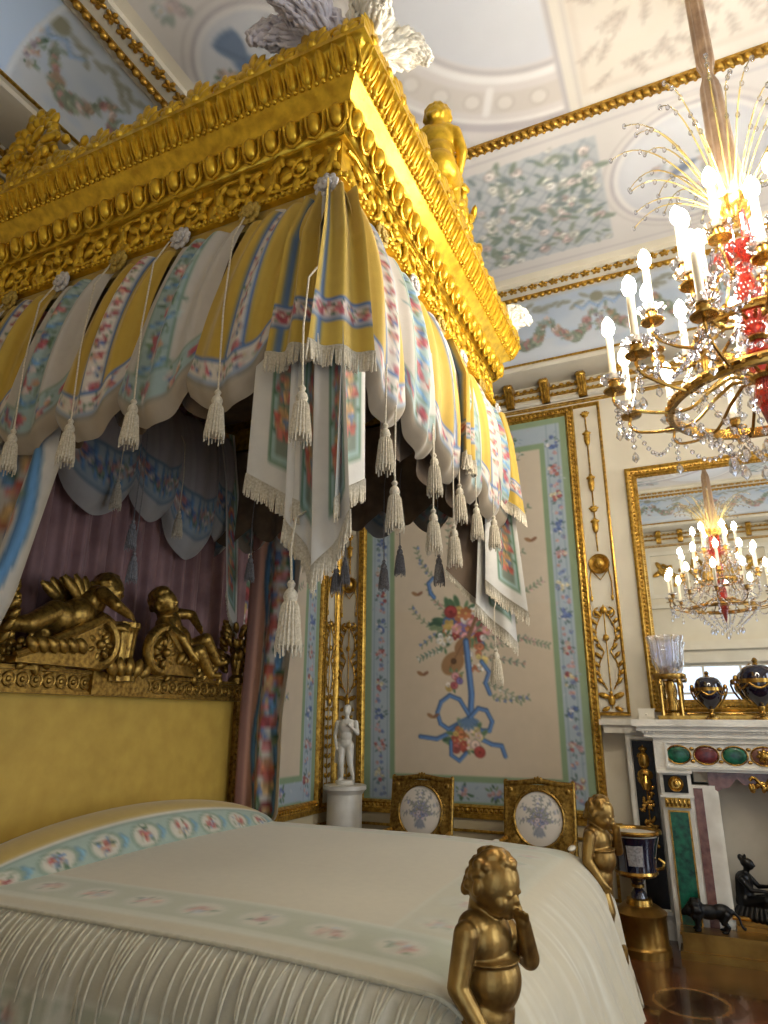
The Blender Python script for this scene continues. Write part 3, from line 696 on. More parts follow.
def putto_body(mb, M, arm_l=None, arm_r=None, legs='sit', tilt=.15):
    """infant figure about .62 high; local +x is forward, z up, origin at the pelvis"""
    def e(c, r): k = 26 if max(r) > .03 else 14; mb.add(ell(c, r, k, k * 2 // 3), M)
    def cp_(p, q, a, b):
        w = MB(); w.cap(p, q, a, b, 20 if a > .02 else 10)
        for V in range(len(w.V)): w.V[V] = w.V[V]
        mb.add((np.concatenate(w.V), w.F), M)
    e((0, 0, .02), (.075, .085, .075)); e((.022, 0, .1), (.078, .08, .085)); e((.01, 0, .19), (.066, .082, .075)); e((.0, .045, .225), (.045, .045, .04)); e((0, -.045, .225), (.045, .045, .04))
    cp_((0, 0, .24), (.008, 0, .29), .042, .04)
    hc = np.array((.014, 0, .34)); body_M = M; M = M @ MT(0, 0, .27) @ Matrix.Rotation(tilt, 4, 'Y') @ MT(0, 0, -.27)
    e(hc, (.074, .067, .078)); e(hc + (.03, 0, -.03), (.048, .052, .048)); e(hc + (.048, .03, -.028), (.024, .022, .026)); e(hc + (.048, -.03, -.028), (.024, .022, .026))
    e(hc + (.077, 0, -.014), (.01, .009, .011)); e(hc + (.062, 0, -.06), (.016, .018, .012)); e(hc + (.068, 0, -.04), (.011, .015, .005)); e(hc + (.056, 0, .018), (.014, .036, .01))
    for s in (-1, 1):
        e(hc + (.066, s * .024, .0), (.01, .011, .008)); e(hc + (-.008, s * .068, -.012), (.014, .01, .022))
    for k in range(70):
        t = rnd.random() * 6.3; p = rnd.uniform(.0, 1.5); v = np.array((math.sin(p) * math.cos(t), math.sin(p) * math.sin(t), math.cos(p)))
        if v[0] > .25 and v[2] < .8: continue
        e(hc + v * (.071, .065, .076), (.016, .013, .013))
    for k in range(26):
        t = PI + rnd.uniform(-1.3, 1.3); e(hc + (.067 * math.cos(t), .062 * math.sin(t), rnd.uniform(-.03, .04) - .02 * (abs(t - PI) < .8)), (.014, .014, .016))
    M = body_M
    for s, arm in ((1, arm_l), (-1, arm_r)):
        arm = arm or [(.0, s * .085, .215), (.03, s * .12, .12), (.08, s * .1, .04)]
        cp_(arm[0], arm[1], .034, .028); cp_(arm[1], arm[2], .028, .02)
        p = np.array(arm[2]); d = p - np.array(arm[1]); d /= np.linalg.norm(d); e(p + d * .012, (.02, .016, .02))
        u = np.cross(d, (0, s, .3)); u /= np.linalg.norm(u)
        for k in range(4): cp_(p + d * .02 + u * (k - 1.5) * .009, p + d * (.05 - .004 * abs(k - 1.5)) + u * (k - 1.5) * .012, .0065, .005)
        cp_(p + u * .014, p + d * .024 + u * .03, .007, .005)
    if legs == 'sit':
        for s in (-1, 1):
            cp_((.02, s * .045, .0), (.15, s * .07, .03), .052, .042); cp_((.15, s * .07, .03), (.17, s * .07, -.12), .04, .026); cp_((.17, s * .07, -.125), (.215, s * .075, -.135), .024, .016)
    elif legs == 'stand':
        for s, f in ((-1, .03), (1, -.01)):
            cp_((.0, s * .042, -.01), (.02 + f, s * .05, -.14), .056, .042); cp_((.02 + f, s * .05, -.14), (f, s * .045, -.27), .04, .026); cp_((f, s * .045, -.28), (f + .05, s * .05, -.285), .025, .017)
    elif legs == 'lie':
        for s, f in ((-1, .0), (1, .05)):
            cp_((-.02, s * .045, -.0), (-.02 + f, s * .06, -.14), .054, .042); cp_((-.02 + f, s * .06, -.14), (-.1 + f, s * .05, -.24), .04, .026); cp_((-.1 + f, s * .05, -.25), (-.13 + f, s * .05, -.29), .024, .015)
def wing(mb, M, L=.16):
    for k in range(6): mb.add(leafprim(L * (1 - .1 * k), .07, .022), M @ MT(0, 0, -.012 * k, 0, 1, 0, -.9 + k * .28))

def crest_group(name, M, who=True):
    b = MB()
    if who: putto_body(b, M @ MT(-.24, 0, .26, .3, 1.1), [(0, .085, .215), (.08, .13, .16), (.15, .09, .17)], None); figure('putto', b, .0075, GOLDB, can)
    m = MB()
    for k in range(16):
        t = k * .393; m.add(ell((.1 + .13 * math.cos(t), .01, .36 + .13 * math.sin(t)), (.04, .035, .035), 8, 5), M)
        m.add(leafprim(.09, .05, .02), M @ MT(.1 + .13 * math.cos(t), 0, .36 + .13 * math.sin(t), 0, 1, 0, -t + rnd.uniform(-.8, .8)))
    for k in range(80):
        x = rnd.uniform(-.4, .6); h = .5 * (1 - abs(x - .12) / .52); z = rnd.uniform(0, max(.04, h))
        m.add(leafprim(rnd.uniform(.06, .12), .05, .02), M @ MT(x, rnd.uniform(-.04, .03), z, rnd.uniform(-.6, .6), 1, 0, rnd.random() * 6.3)); m.add(ell((x + .02, 0, z), (.028, .024, .028), 7, 5), M)
    for sg in (-1, 1): m.add(tube(spiral(.08, .015, 1.4, -PI / 2, sg, 22) + np.array([sg * .33, 0, .08]), np.linspace(.024, .012, 22), 7), M)
    m.obj('flower_trophy', GOLDB, can)
crest_group('foot', MT(XF + .14, 2.98, 4.21, PI / 2))
crest_group('side', MT(-3.0, YN - .14, 4.21, 0), False)

# plumes of ostrich feathers on the foot corners
PLW = mat('cream_ostrich_feather', S(246, 240, 224), S(234, 224, 204), 30, .9, 0, None, .4)
PLG = mat('grey_ostrich_feather', S(226, 218, 222), S(206, 198, 204), 30, .9, 0, None, .4)
def plume(p, dirs, mt):
    for (ax, ay, L) in dirs:
        m = MB(); t = np.linspace(0, 1, 30)
        q = np.c_[p[0] + ax * L * t ** 1.5, p[1] + ay * L * t ** 1.5, p[2] + L * (1.05 * t - .62 * t ** 3)]
        rr_ = .058 * np.sin(PI * (.08 + .86 * t)) ** .7 * (1 + .12 * np.cos(np.arange(30) * 2.1)) * L / .4; m.add(tube(q, rr_, 14)); T = np.gradient(q, axis=0)
        for i in range(2, 30):
            d = T[i] / np.linalg.norm(T[i]); w = .1 * math.sin(PI * (.12 + .82 * t[i])) * L / .4
            for k in range(9):
                r = np.array([rnd.gauss(0, 1) for _ in range(3)]); r -= d * (r @ d); r /= np.linalg.norm(r)
                b0 = q[i] + r * rr_[i] * .8; e = q[i] + r * w * rnd.uniform(.75, 1) + d * w * .45; e2 = e + d * w * .25 - r * w * .15
                m.add(tube([b0, b0 * .5 + e * .5 + r * .006, e, e2], [.012, .013, .009, .003], 5))
        m.obj('feather', mt, can, None)
plume((XF + .05, YN - .03, 4.2), [(-.9, -.5, .42), (-1.1, .2, .45), (-.5, -.9, .4)], PLG)
plume((XF + .1, YN - .02, 4.2), [(.35, -.3, .42), (.6, .45, .4), (.15, .1, .5)], PLW)
plume((XF + .1, YFAR + .02, 4.2), [(.5, .35, .38), (.1, .75, .36), (.55, -.1, .32)], PLW)

# ---- fabrics
BAND_FL = [(196, 78, 92), (206, 110, 110), (176, 60, 72), (80, 112, 176), (214, 150, 120), (222, 200, 190)]
def lip(c, W, H, h=.07): c.rect(0, H - h, W, H, (176, 156, 128)); c.rect(0, H - h - .008, W, H - h, (150, 140, 120))
def cv_floral(base=(206, 200, 192), tint=(146, 176, 174), W=.42, H=1.05):
    c = Cv(W, H, 150, base)
    x0, x1 = W * .2, W * .62
    c.rect(x0, 0, x1, H, (112, 142, 118)); c.rect(x0 + .012, 0, x1 - .012, H, tint)
    for k in range(80): c.leaf(rnd.uniform(x0, x1), rnd.uniform(0, H), .04, rnd.random() * 6.3, rnd.choice(((190, 206, 200), (120, 150, 150), (106, 136, 112))), .8)
    y = .04
    while y < H:
        c.bouquet((x0 + x1) / 2, y + .05, .066, 11, 10, 1, BAND_FL, .085); c.ribbon([(x0 + .02, y + .16), (x0 + .07, y + .14), (x1 - .07, y + .18), (x1 - .02, y + .15)], .018, (86, 136, 186)); y += .21
    c.rect(0, H - .2, W, H - .07, (112, 142, 118)); c.rect(0, H - .19, W, H - .08, tint)
    x = .05
    while x < W: c.bouquet(x, H - .135, .05, 8, 8, 1, BAND_FL); x += .12
    lip(c, W, H); return c
def cv_yellow(W=.42, H=1.05):
    c = Cv(W, H, 150, (206, 164, 44))
    for k in range(14): x = rnd.random() * W; c.rect(x, 0, x + rnd.uniform(.01, .03), H, rnd.choice(((190, 148, 36), (216, 178, 62))), .35)
    x0, x1 = W * .4, W * .64
    c.rect(x0, 0, x1, H, (64, 106, 168)); c.rect(x0 + .012, 0, x1 - .012, H, (218, 206, 190))
    y = .03
    while y < H:
        for k in range(2): c.bouquet((x0 + x1) / 2 + rnd.uniform(-.01, .01), y, .032, 6, 5, 1, BAND_FL)
        y += .075
    c.rect(0, H - .19, W, H - .08, (64, 106, 168)); c.rect(0, H - .178, W, H - .092, (218, 206, 190))
    x = .03
    while x < W: c.bouquet(x, H - .135, .034, 6, 6, 1, BAND_FL); x += .075
    lip(c, W, H); return c
CVF, CVY = cv_floral((196, 186, 174), (150, 172, 168)).tone(.8, .96), cv_yellow().tone(.84, .95)
def cv_inner(W=.5, H=1.0):
    c = Cv(W, H, 150, (168, 156, 152))
    for k in range(16): x = rnd.random() * W; c.rect(x, 0, x + .02, H, rnd.choice(((150, 138, 138), (178, 168, 164))), .5)
    c.rect(0, H - .34, W, H - .1, (100, 128, 146)); c.rect(0, H - .32, W, H - .12, (150, 166, 172))
    for k in range(9):
        c.bouquet(W * k / 8, H - .22, .06, 11, 10, 1, [(196, 110, 110), (206, 140, 120), (80, 112, 170), (214, 190, 170)], .07)
        c.ribbon([(W * (k + .3) / 8, H - .3), (W * (k + .5) / 8, H - .22), (W * (k + .7) / 8, H - .14)], .02, (84, 130, 180))
    c.rect(0, H - .1, W, H, (176, 170, 164)); return c.tone(.75, .92)
CVB = cv_inner()
def swag(name, A, B, A2, B2, N, dip, cv, parent, bulge=.09, folds=3, m_=60, n_=44, amp=.022, ph=0.0, hemp=1.0):
    A, B, A2, B2, N = (np.array(v, float) for v in (A, B, A2, B2, N))
    t = np.linspace(0, 1, m_)[:, None, None]; s = np.linspace(0, 1, n_)[None, :, None]; te = t ** 1.15
    P = (A * (1 - s) + B * s) * (1 - te) + (A2 * (1 - s) + B2 * s) * te
    P = P + np.array([0, 0, -1.0]) * dip * np.sin(PI * s) ** hemp * t ** 1.6
    out = bulge * np.sin(PI * np.clip(t * .93, 0, 1)) ** .8 * (.45 + .55 * np.sin(PI * s)) + amp * np.cos(2 * PI * (folds * s + .35 * t) + ph) * (.25 + .75 * np.sin(PI * s)) * (1 - .45 * t) + .015
    out = out - .05 * np.clip((t - .93) / .07, 0, 1) ** 2
    return sheet(name, P + N * out, cv, FAB, parent)
RX = [-1.116 - .375 * i for i in range(7)]; RY = [1.83 + .385 * i for i in range(7)]
ztop = 3.61
for i in range(6):
    a, b = RX[i], RX[i + 1]
    swag('swag', (b + .02, YN - .02, ztop), (a - .02, YN - .02, ztop), (b - .26, YN - .03, 2.86), (b + .2, YN - .03, 2.99), (0, -1, 0), .17, CVY if i % 2 == 0 else CVF, can, ph=i * 1.3)
for j in range(6):
    a, b = RY[j], RY[j + 1]
    swag('swag', (XF + .02, a + .02, ztop), (XF + .02, b - .02, ztop), (XF + .03, b - .2, 2.99), (XF + .03, b + (.24 if j < 5 else .02), 2.86), (1, 0, 0), .16, CVY if j % 2 == 0 else CVF, can, ph=j * 1.7)
for k, y in enumerate((4.06,)):   # far side seen from inside
    for i in range(6):
        a, b = RX[i], RX[i + 1]
        swag('swag', (a - .02, YFAR, ztop), (b + .02, YFAR, ztop), (b + .2, YFAR, 3.1), (b - .25, YFAR, 3.04), (0, 1, 0), .26, CVB if i % 2 else CVF, can, .05, 2, 40, 30)
def lappet(name, X0, X1, Xb0, Xb1, zt, zb0, zb1, org, U, N, cv, parent, out=.05, nf=2.0, amp=.03, fringe=.07):
    """pleated hanging length; positions along U from org"""
    org, U, N = (np.array(v, float) for v in (org, U, N)); s = np.linspace(0, 1, 36)[None, :, None]; t = np.linspace(0, 1, 60)[:, None, None]
    def surf(t): 
        al = (X0 * (1 - s) + X1 * s) * (1 - t) + (Xb0 * (1 - s) + Xb1 * s) * t
        z = zt * (1 - t) + (zb0 * (1 - s) + zb1 * s) * t
        o = out * (.3 + .7 * np.minimum(1, t * 3)) + amp * np.cos(2 * PI * nf * s) * (1 - .35 * t)
        P = org + U * al + N * o; P[..., 2] = np.broadcast_to(z, P.shape[:2] + (1,))[..., 0]; return P
    o = sheet(name, surf(t), cv, FAB, parent)
    f = MB(); e = surf(np.array([[[1.0]]]))[0]; s2 = np.linspace(0, 1, 70); idx = s2 * 35
    for q in idx:
        i = min(34, int(q)); p = e[i] * (1 - (q - i)) + e[i + 1] * (q - i); j = rnd.uniform(-.004, .004)
        f.add(tube([p + [0, 0, .012], p + [j, j, -fringe * .5], p + [2 * j, j, -fringe * rnd.uniform(.9, 1.1)]], [.004, .0045, .003], 4))
    f.obj('fringe', FABP, o, None); return o
def cv_lap(W=.26, H=1.2, yl=False):
    c = Cv(W, H, 150, (216, 208, 194) if not yl else (208, 168, 48))
    if yl:
        for k in range(6): x = rnd.random() * W; c.rect(x, 0, x + .02, H, (192, 150, 38), .4)
        c.rect(W * .1, 0, W * .2, H, (70, 110, 168), .9); c.rect(0, H - .22, W, H - .12, (70, 110, 168)); c.rect(0, H - .205, W, H - .135, (214, 190, 170))
        for k in range(8): c.bouquet(W * k / 7, H - .17, .035, 6, 6, 1, BAND_FL)
    else:
        x0, x1 = W * .34, W * .88
        c.rect(x0, .0, x1, H - .1, (92, 130, 96)); c.rect(x0 + .012, 0, x1 - .012, H - .112, (150, 178, 168)); c.rect(x0 + .03, 0, x1 - .03, H - .13, (120, 132, 112))
        y = .04
        while y < H - .15: c.bouquet((x0 + x1) / 2, y, .06, 13, 10, 1, [(206, 90, 70), (212, 110, 90), (190, 70, 80), (90, 120, 170), (220, 160, 90)], .075); y += .13
    return c.tone(.84, .93)
CL, CLY = cv_lap(), cv_lap(.24, .8, True)
oN, oF = (0, YN, 0), (XF, 0, 0)
CLB = Cv(.3, 1.0, 100, (104, 84, 64)); CLB.rect(.24, 0, .3, 1.0, (196, 140, 116))
lappet('jabot', -1.37, -1.2, -1.40, -1.17, 3.64, 2.44, 2.30, oN, (1, 0, 0), (0, -1, 0), CL, can, .05, 1.0, .015)
lappet('jabot', -1.22, -1.12, -1.22, -1.09, 3.64, 2.24, 2.06, oN, (1, 0, 0), (0, -1, 0), CL, can, .05, 1.0, .03)
lappet('jabot', -1.13, -1.04, -1.10, -.96, 3.64, 2.06, 2.24, oN, (1, 0, 0), (0, -1, 0), CL, can, .06, 1.0, .03)
lappet('jabot', 1.84, 1.98, 1.80, 2.02, 3.64, 2.28, 2.42, oF, (0, 1, 0), (1, 0, 0), CL, can, .06, 1.0, .02)
lappet('jabot', -1.2, -1.08, -1.3, -1.08, 3.62, 2.88, 2.9, oN, (1, 0, 0), (0, -1, 0), CLY, can, .11, 2.0, .03)
lappet('jabot', -.07, .05, -.13, .12, 3.63, 2.86, 2.86, (XF + .02, YN - .02, 0), (.707, .707, 0), (.707, -.707, 0), CLY, can, .07, 2.0, .025)
oC = (XF, YFAR + .0, 0); UC = (.89, .45, 0); NC = (.45, -.89, 0)
lappet('jabot', -.06, .06, -.1, .16, 3.5, 2.42, 2.22, oC, UC, NC, CL, can, .08, 1.0, .025)
lappet('jabot', -.08, .04, -.16, .1, 3.4, 2.28, 2.04, oC, UC, NC, CL, can, .04, 1.4, .03)
lappet('jabot', -.1, .0, -.34, -.02, 3.4, 2.5, 2.2, oC, UC, NC, CLB, can, .0, 1.0, .03, .03)
lappet('jabot', -.02, .1, -.02, .17, 3.61, 3.0, 2.84, oC, UC, NC, CLY, can, .14, 1.4, .02)
lappet('jabot', 3.1, 3.22, 3.06, 3.26, 3.64, 2.92, 2.92, oF, (0, 1, 0), (1, 0, 0), CLY, can, .12, 2.4, .03)
# dark lining of the foot and near valances
def lining(name, A, B, zt, zb, N, waves, parent, mt=LIN):
    A, B, N = (np.array(v, float) for v in (A, B, N)); s = np.linspace(0, 1, 90)[None, :, None]; t = np.linspace(0, 1, 24)[:, None, None]
    P = A * (1 - s) + B * s + N * (.02 * np.cos(2 * PI * waves * 2 * s) * t)
    z = zt + (zb - .14 * np.abs(np.sin(PI * waves * s)) - zt) * t
    P = np.broadcast_to(P, (24, 90, 3)).copy(); P[..., 2] = z[..., 0]
    m = MB(); m.add(gridP(P)); return m.obj(name, mt, parent, None)
lining('valance_lining', (XF - .05, YN + .03, 0), (XF - .05, YFAR - .03, 0), 3.66, 2.86, (1, 0, 0), 5, can)
lining('valance_lining', (XL + .05, YN + .05, 0), (XF - .05, YN + .05, 0), 3.66, 2.92, (0, 1, 0), 6, can)
lining('valance_lining', (XL + .05, YFAR - .05, 0), (XF - .05, YFAR - .05, 0), 3.66, 3.02, (0, 1, 0), 6, can)
# inner valance along the head wall
xi = XL + .16
for y0, y1, b0, b1, zb in ((1.95, 2.5, 1.95, 2.56, 2.95), (2.45, 3.0, 2.5, 3.1, 2.84), (3.0, 3.42, 3.04, 3.5, 2.92), (3.4, 3.84, 3.4, 3.92, 2.74), (3.84, 4.06, 3.86, 4.1, 2.95)):
    swag('inner_swag', (xi, y0, 3.8), (xi, y1, 3.8), (xi, b0, zb + .3), (xi, b1, zb + .34), (1, 0, 0), .36, CVB, can, .14, 2, 50, 40, .022, 0, .5)
lappet('inner_jabot', 3.8, 4.0, 3.98, 4.14, 3.8, 2.5, 2.2, (xi + .06, 0, 0), (0, 1, 0), (1, 0, 0), CL, can, .08, 1.0, .02, .03)

# rosettes and tassels
def rosette(mt):
    m = MB()
    for k in range(9):
        t = k * 2 * PI / 9; m.add(ell((0, 0, 0), (.02, .012, .03), 8, 5), Matrix.Rotation(t, 4, 'Y') @ MT(.0, -.012, .03, 0, 1, .25)); m.add(ell((0, 0, 0), (.013, .01, .018), 7, 5), Matrix.Rotation(t + .35, 4, 'Y') @ MT(0, -.026, .016, 0, 1, .3))
    m.add(ell((0, -.03, 0), (.013, .012, .013), 8, 5)); return m
def tassel_mb():
    m = MB(); m.add(lathe([(.0, .0), (.007, -.002), (.013, -.012), (.008, -.024), (.017, -.034), (.021, -.048), (.017, -.064), (.0, -.066)], 14))
    V, F = lathe([(.016, -.06), (.024, -.075), (.027, -.1), (.032, -.15), (.036, -.185), (.03, -.19), (.0, -.18)], 36, .09, 18); m.add((V, F))
    for k in range(18):
        t = k * .349; m.add(tube([(.026 * math.cos(t), .026 * math.sin(t), -.1), (.036 * math.cos(t), .036 * math.sin(t), -.185), (.035 * math.cos(t), .035 * math.sin(t), -.2 - .008 * (k % 3))], .0032, 4))
    return m
def place(o, p, rz=0): o.location = tuple(np.array(p) - np.array(ROOT[can.name])); o.rotation_euler = (0, 0, rz)
def local_obj(mb, name, mt, parent):
    o = link(name, make_mesh(name, np.concatenate(mb.V), [np.concatenate(v) for v in _by(mb).values()]), mt, parent); return o
def _by(mb):
    k = {}
    for f in mb.F: k.setdefault(f.shape[1], []).append(f)
    return k
rw = local_obj(rosette(ROSEW), 'rosette', ROSEW, can); rg = local_obj(rosette(ROSEG), 'rosette', ROSEG, can)
first = {'w': True, 'g': True}
def put_ros(p, rz, w):
    o = rw if w else rg; k = 'w' if w else 'g'
    if first[k]: first[k] = False
    else: o = dup_part(o, can, (0, 0, 0))
    place(o, p, rz)
for i, x in enumerate(RX): 
    if x > XL + .05: put_ros((x, YN - .03, 3.655), 0, i % 2 == 0)
for j, y in enumerate(RY): 
    if j: put_ros((XF + .03, y, 3.655), PI / 2, j % 2 == 0)
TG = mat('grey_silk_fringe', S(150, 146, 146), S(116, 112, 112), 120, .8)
tas = {}
def put_tassel(p, zc, mt=FABP, s=1.0, back=(0, .085)):
    """p = top of the tassel, zc = where its cord is fixed"""
    key = mt.name
    if key not in tas: o = local_obj(tassel_mb(), 'tassel', mt, can); tas[key] = o
    else:
        o = tas[key].copy(); COL.objects.link(o); o.parent = can
    place(o, p); o.scale = (s, s, s)
    L = (zc - p[2]) / s; c = MB(); c.add(tube([(0, 0, -.004), (-back[0] * .12, -back[1] * .12, L * .4), (back[0] * .12, back[1] * .12, L * .8), (back[0], back[1], L)], .0038, 5)); k = link('cord', make_mesh('cord', np.concatenate(c.V), c.F), mt, o)
for x, z in ((-2.64, 2.83), (-2.28, 2.81), (-1.93, 2.83), (-1.505, 2.78), (-3.02, 2.82)): put_tassel((x, YN - .13, z), 3.66)
put_tassel((-1.075, YN - .22, 2.66), 3.2); put_tassel((-1.16, YN - .1, 2.03), 2.3, FABP, 1.15)
for y, z in ((2.16, 2.71), (2.25, 2.5), (2.71, 2.79), (2.685, 2.51), (3.08, 2.76), (2.97, 2.51), (3.37, 2.74), (3.73, 2.77)): put_tassel((XF + .09, y, z), 3.5, FABP, 1, (-.05, 0))
put_tassel((XF + .02, 3.9, 2.0), 2.3, FABP, 1, (0, .06))
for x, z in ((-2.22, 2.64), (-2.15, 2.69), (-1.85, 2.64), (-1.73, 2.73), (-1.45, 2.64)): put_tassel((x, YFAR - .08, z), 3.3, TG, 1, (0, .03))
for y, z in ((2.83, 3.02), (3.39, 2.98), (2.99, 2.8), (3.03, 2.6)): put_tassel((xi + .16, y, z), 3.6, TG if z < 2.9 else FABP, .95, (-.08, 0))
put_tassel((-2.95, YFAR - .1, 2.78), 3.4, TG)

# ------------------------------------------------------------------ curtains
BACK = mat('mauve_silk', S(158, 120, 116), S(128, 94, 92), 5, .7, 0, (90, .1, .003), .2)
PEACH = mat('peach_silk', S(176, 124, 98), S(146, 100, 80), 5, .65, 0, (90, .1, .003), .2)
def drape(P, cv=None): return P
m = MB(); y = np.linspace(1.95, 4.5, 240); z = np.linspace(.05, 3.9, 12)
Y, Z = np.meshgrid(y, z); P = np.stack([XL + .07 + .03 * np.cos(Y * 42) + .012 * np.cos(Y * 97 + Z), Y, Z], -1); m.add(gridP(P))
bc = m.obj('headboard_curtain', BACK, None, None); tag(bc, 'mauve pleated silk curtain hanging on the wall behind the headboard', 'curtain')
def cv_curtain(W, H, right):
    c = Cv(W, H, 105, (214, 206, 192)); x0, x1 = (W * .3, W * (.86 if right else .76))
    c.rect(x0, 0, x1, H, (190, 184, 176))
    if not right: c.rect(0, 0, x0 - .02, H, (206, 146, 118)); c.rect(0, 0, x0 * .35, H, (140, 92, 78))
    c.ribbon([(x0 + .03 * math.sin(y * 5), y) for y in np.linspace(0, H, 60)], .04, (80, 132, 180)); c.ribbon([(x1 - .02 + .03 * math.sin(y * 5 + 2), y) for y in np.linspace(0, H, 60)], .045, (80, 132, 180))
    y = .1
    while y < H:
        c.bouquet((x0 + x1) / 2, y, .12, 16, 16, 1, [(190, 86, 70), (206, 120, 80), (160, 60, 66), (96, 122, 170), (212, 170, 110), (196, 120, 120)], .2)
        c.ribbon([((x0 + x1) / 2 - .1, y + .1), ((x0 + x1) / 2, y + .24), ((x0 + x1) / 2 + .1, y + .3)], .035, (78, 128, 176)); y += .33
    return c.tone(.85, .95)
def side_curtain(name, label, rows, ycv, folds, mirror=False, lining_w=None):
    """rows: (z, x_left, x_right, y) from the top down"""
    t = thing(name, label, 'curtain', (rows[-1][1], rows[-1][3], .03)); R = np.array(rows); z = np.linspace(R[0, 0], R[-1, 0], 90)
    f = lambda k: np.interp(-z, -R[:, 0], R[:, k]); s = np.linspace(0, 1, 70)
    XLr, XRr, Yr = f(1), f(2), f(3)
    X = XLr[:, None] * (1 - s) + XRr[:, None] * s; Yy = Yr[:, None] - .035 * np.cos(s * folds * 2 * PI)[None, :] - .03
    P = np.stack([X, Yy, np.repeat(z[:, None], 70, 1)], -1); sheet('panel', P, ycv, FAB, t)
    m = MB(); Q = P.copy(); Q[..., 1] += .07; Q[..., 0] -= lining_w or 0; m.add(gridP(Q)); m.obj('lining', PEACH, t, None); return t
side_curtain('bed_curtain', 'white floral curtain with blue ribbon borders at the near side of the headboard', [(3.55, -2.98, -2.5, 1.94), (2.75, -3.02, -2.52, 1.94), (2.1, -3.16, -2.69, 1.94), (1.5, -3.38, -3.0, 1.94), (.03, -3.39, -3.05, 1.94)], cv_curtain(.5, 3.6, True), 2.5, False, .12)
side_curtain('bed_curtain', 'white floral curtain with peach lining hanging at the far side of the headboard', [(3.6, -3.02, -2.56, 4.16), (2.7, -3.0, -2.56, 4.16), (2.0, -3.01, -2.62, 4.16), (1.6, -3.02, -2.66, 4.16), (.97, -3.02, -2.66, 4.16), (.8, -3.02, -2.84, 4.17), (.03, -3.02, -2.84, 4.17)], cv_curtain(.42, 3.6, False), 2.0, False, .06)

# ------------------------------------------------------------------ the bed
bed = thing('canopy_bed', 'gilded state bed with yellow upholstered headboard and carved cherub crest', 'bed', (-2.0, YM, 0))
HX = -3.16; H0, H1 = 2.08, 4.26
m = MB(); P = []
for z in np.linspace(.35, 1.73, 14): P.append([(HX + .02 + .02 * math.sin(PI * (z - .35) / 1.38) * math.sin(PI * s), H0 + .08 + (H1 - H0 - .16) * s, z) for s in np.linspace(0, 1, 30)])
m.add(gridP(np.array(P))); m.obj('headboard_upholstery', YSILK, bed)
m = MB(); m.box(HX - .05, HX + .0, H0, H1, .2, 1.75)
for y0, y1 in ((H0, H0 + .09), (H1 - .09, H1)): m.box(HX - .05, HX + .05, y0, y1, 0, 1.73)
for y in (H0 + .045, H1 - .045):
    for k in range(26): m.add(ell((HX + .05, y + .012 * math.sin(k * 1.3), .55 + k * .045), (.02, .03, .024), 7, 5))
m.obj('headboard_frame', GOLDO, bed)
m = MB(); m.box(HX - .06, HX + .06, H0 - .03, H1 + .03, 1.73, 1.835); m.box(HX - .07, HX + .08, H0 - .04, H1 + .04, 1.83, 1.85); m.box(HX - .07, HX + .075, H0 - .035, H1 + .035, 1.715, 1.735); m.box(HX - .06, HX + .09, 2.78, 3.2, 1.72, 1.85)
y = H0 + .05
while y < H1:
    m.add(tube([(HX + .062, y + .036 * math.cos(t), 1.782 + .034 * math.sin(t)) for t in np.linspace(0, 2 * PI, 13)], .006, 5)); m.add(ell((HX + .062, y, 1.782), (.012, .016, .016), 7, 5)); y += .078
m.obj('top_rail', GOLDO, bed)
# crest : local x -> +Y (along the headboard), -y -> into the room
CM = lambda y, z, ry=0: frame_M((HX + .02, y, z), (0, 1, 0), (0, 0, 1), (1, 0, 0)) @ MT(0, 0, 0, 0, 1, 0, ry)
for yc, sg in ((2.72, -1), (3.24, 1)):
    m = MB(); M = CM(yc, 1.985) @ MT(0, -.1, 0)
    m.add(tube(spiral(.15, .025, 1.7, PI * .5 if sg < 0 else PI * .5, sg, 44) + np.array([0, -.03, .0]), np.linspace(.036, .018, 44), 9), M)
    m.add(ell((0, -.01, 0), (.14, .03, .14), 18, 8), M); m.add(ell((0, -.06, 0), (.03, .03, .03)), M)
    for q in range(7): m.add(leafprim(.06, .035, .02), M @ MT(.035 * math.cos(q * .9), -.05, .035 * math.sin(q * .9), 0, 1, 0, -q * .9))
    L = .5 if sg < 0 else .3
    V, F = prism([(0, .14), (sg * L * .35, .04), (sg * L * .75, -.06), (sg * L, -.1), (sg * L, -.13), (0, -.13)], .08); m.add((np.asarray(V) - [0, .06, 0], F), M)
    m.add(tube([(0, -.05, .14), (sg * L * .35, -.05, .05), (sg * L * .75, -.05, -.05), (sg * L, -.05, -.1)], [.03, .028, .026, .02], 8), M)
    for q in range(6): m.add(leafprim(.1, .06, .025), M @ MT(sg * (.1 + q * L * .12), -.07, -.06 - .004 * q, 0, 1, 0, -.9 if sg > 0 else PI + .9))
    m.obj('scroll', GOLDO, bed)
m = MB(); V, F = lathe([(.0, 0), (.1, 0), (.1, .03), (.07, .05), (.068, .06), (.085, .27), (.09, .3), (.1, .31), (.1, .34), (0, .34)], 32, .03, 16); m.add((V, F), CM(2.98, 1.8) @ MT(0, -.04, 0))
for q in range(5): m.add(leafprim(.12, .07, .025), CM(2.98, 1.82) @ MT((q - 2) * .05, -.13, 0, 0, 1, 0, -PI / 2 + (q - 2) * .3))
m.obj('torch_column', GOLDO, bed)
b = MB(); putto_body(b, CM(2.50, 2.09) @ MT(0, -.05, 0, 0, 1.22, 0, 1.0) @ MT(0, 0, 0, -.75), [(.05, .07, .22), (.12, .06, .2), (.17, .04, .24)], [(.03, -.09, .21), (.12, -.1, .2), (.17, -.04, .26)], 'lie', -.5)
p1 = figure('putto', b, .0085, GOLDO, bed)
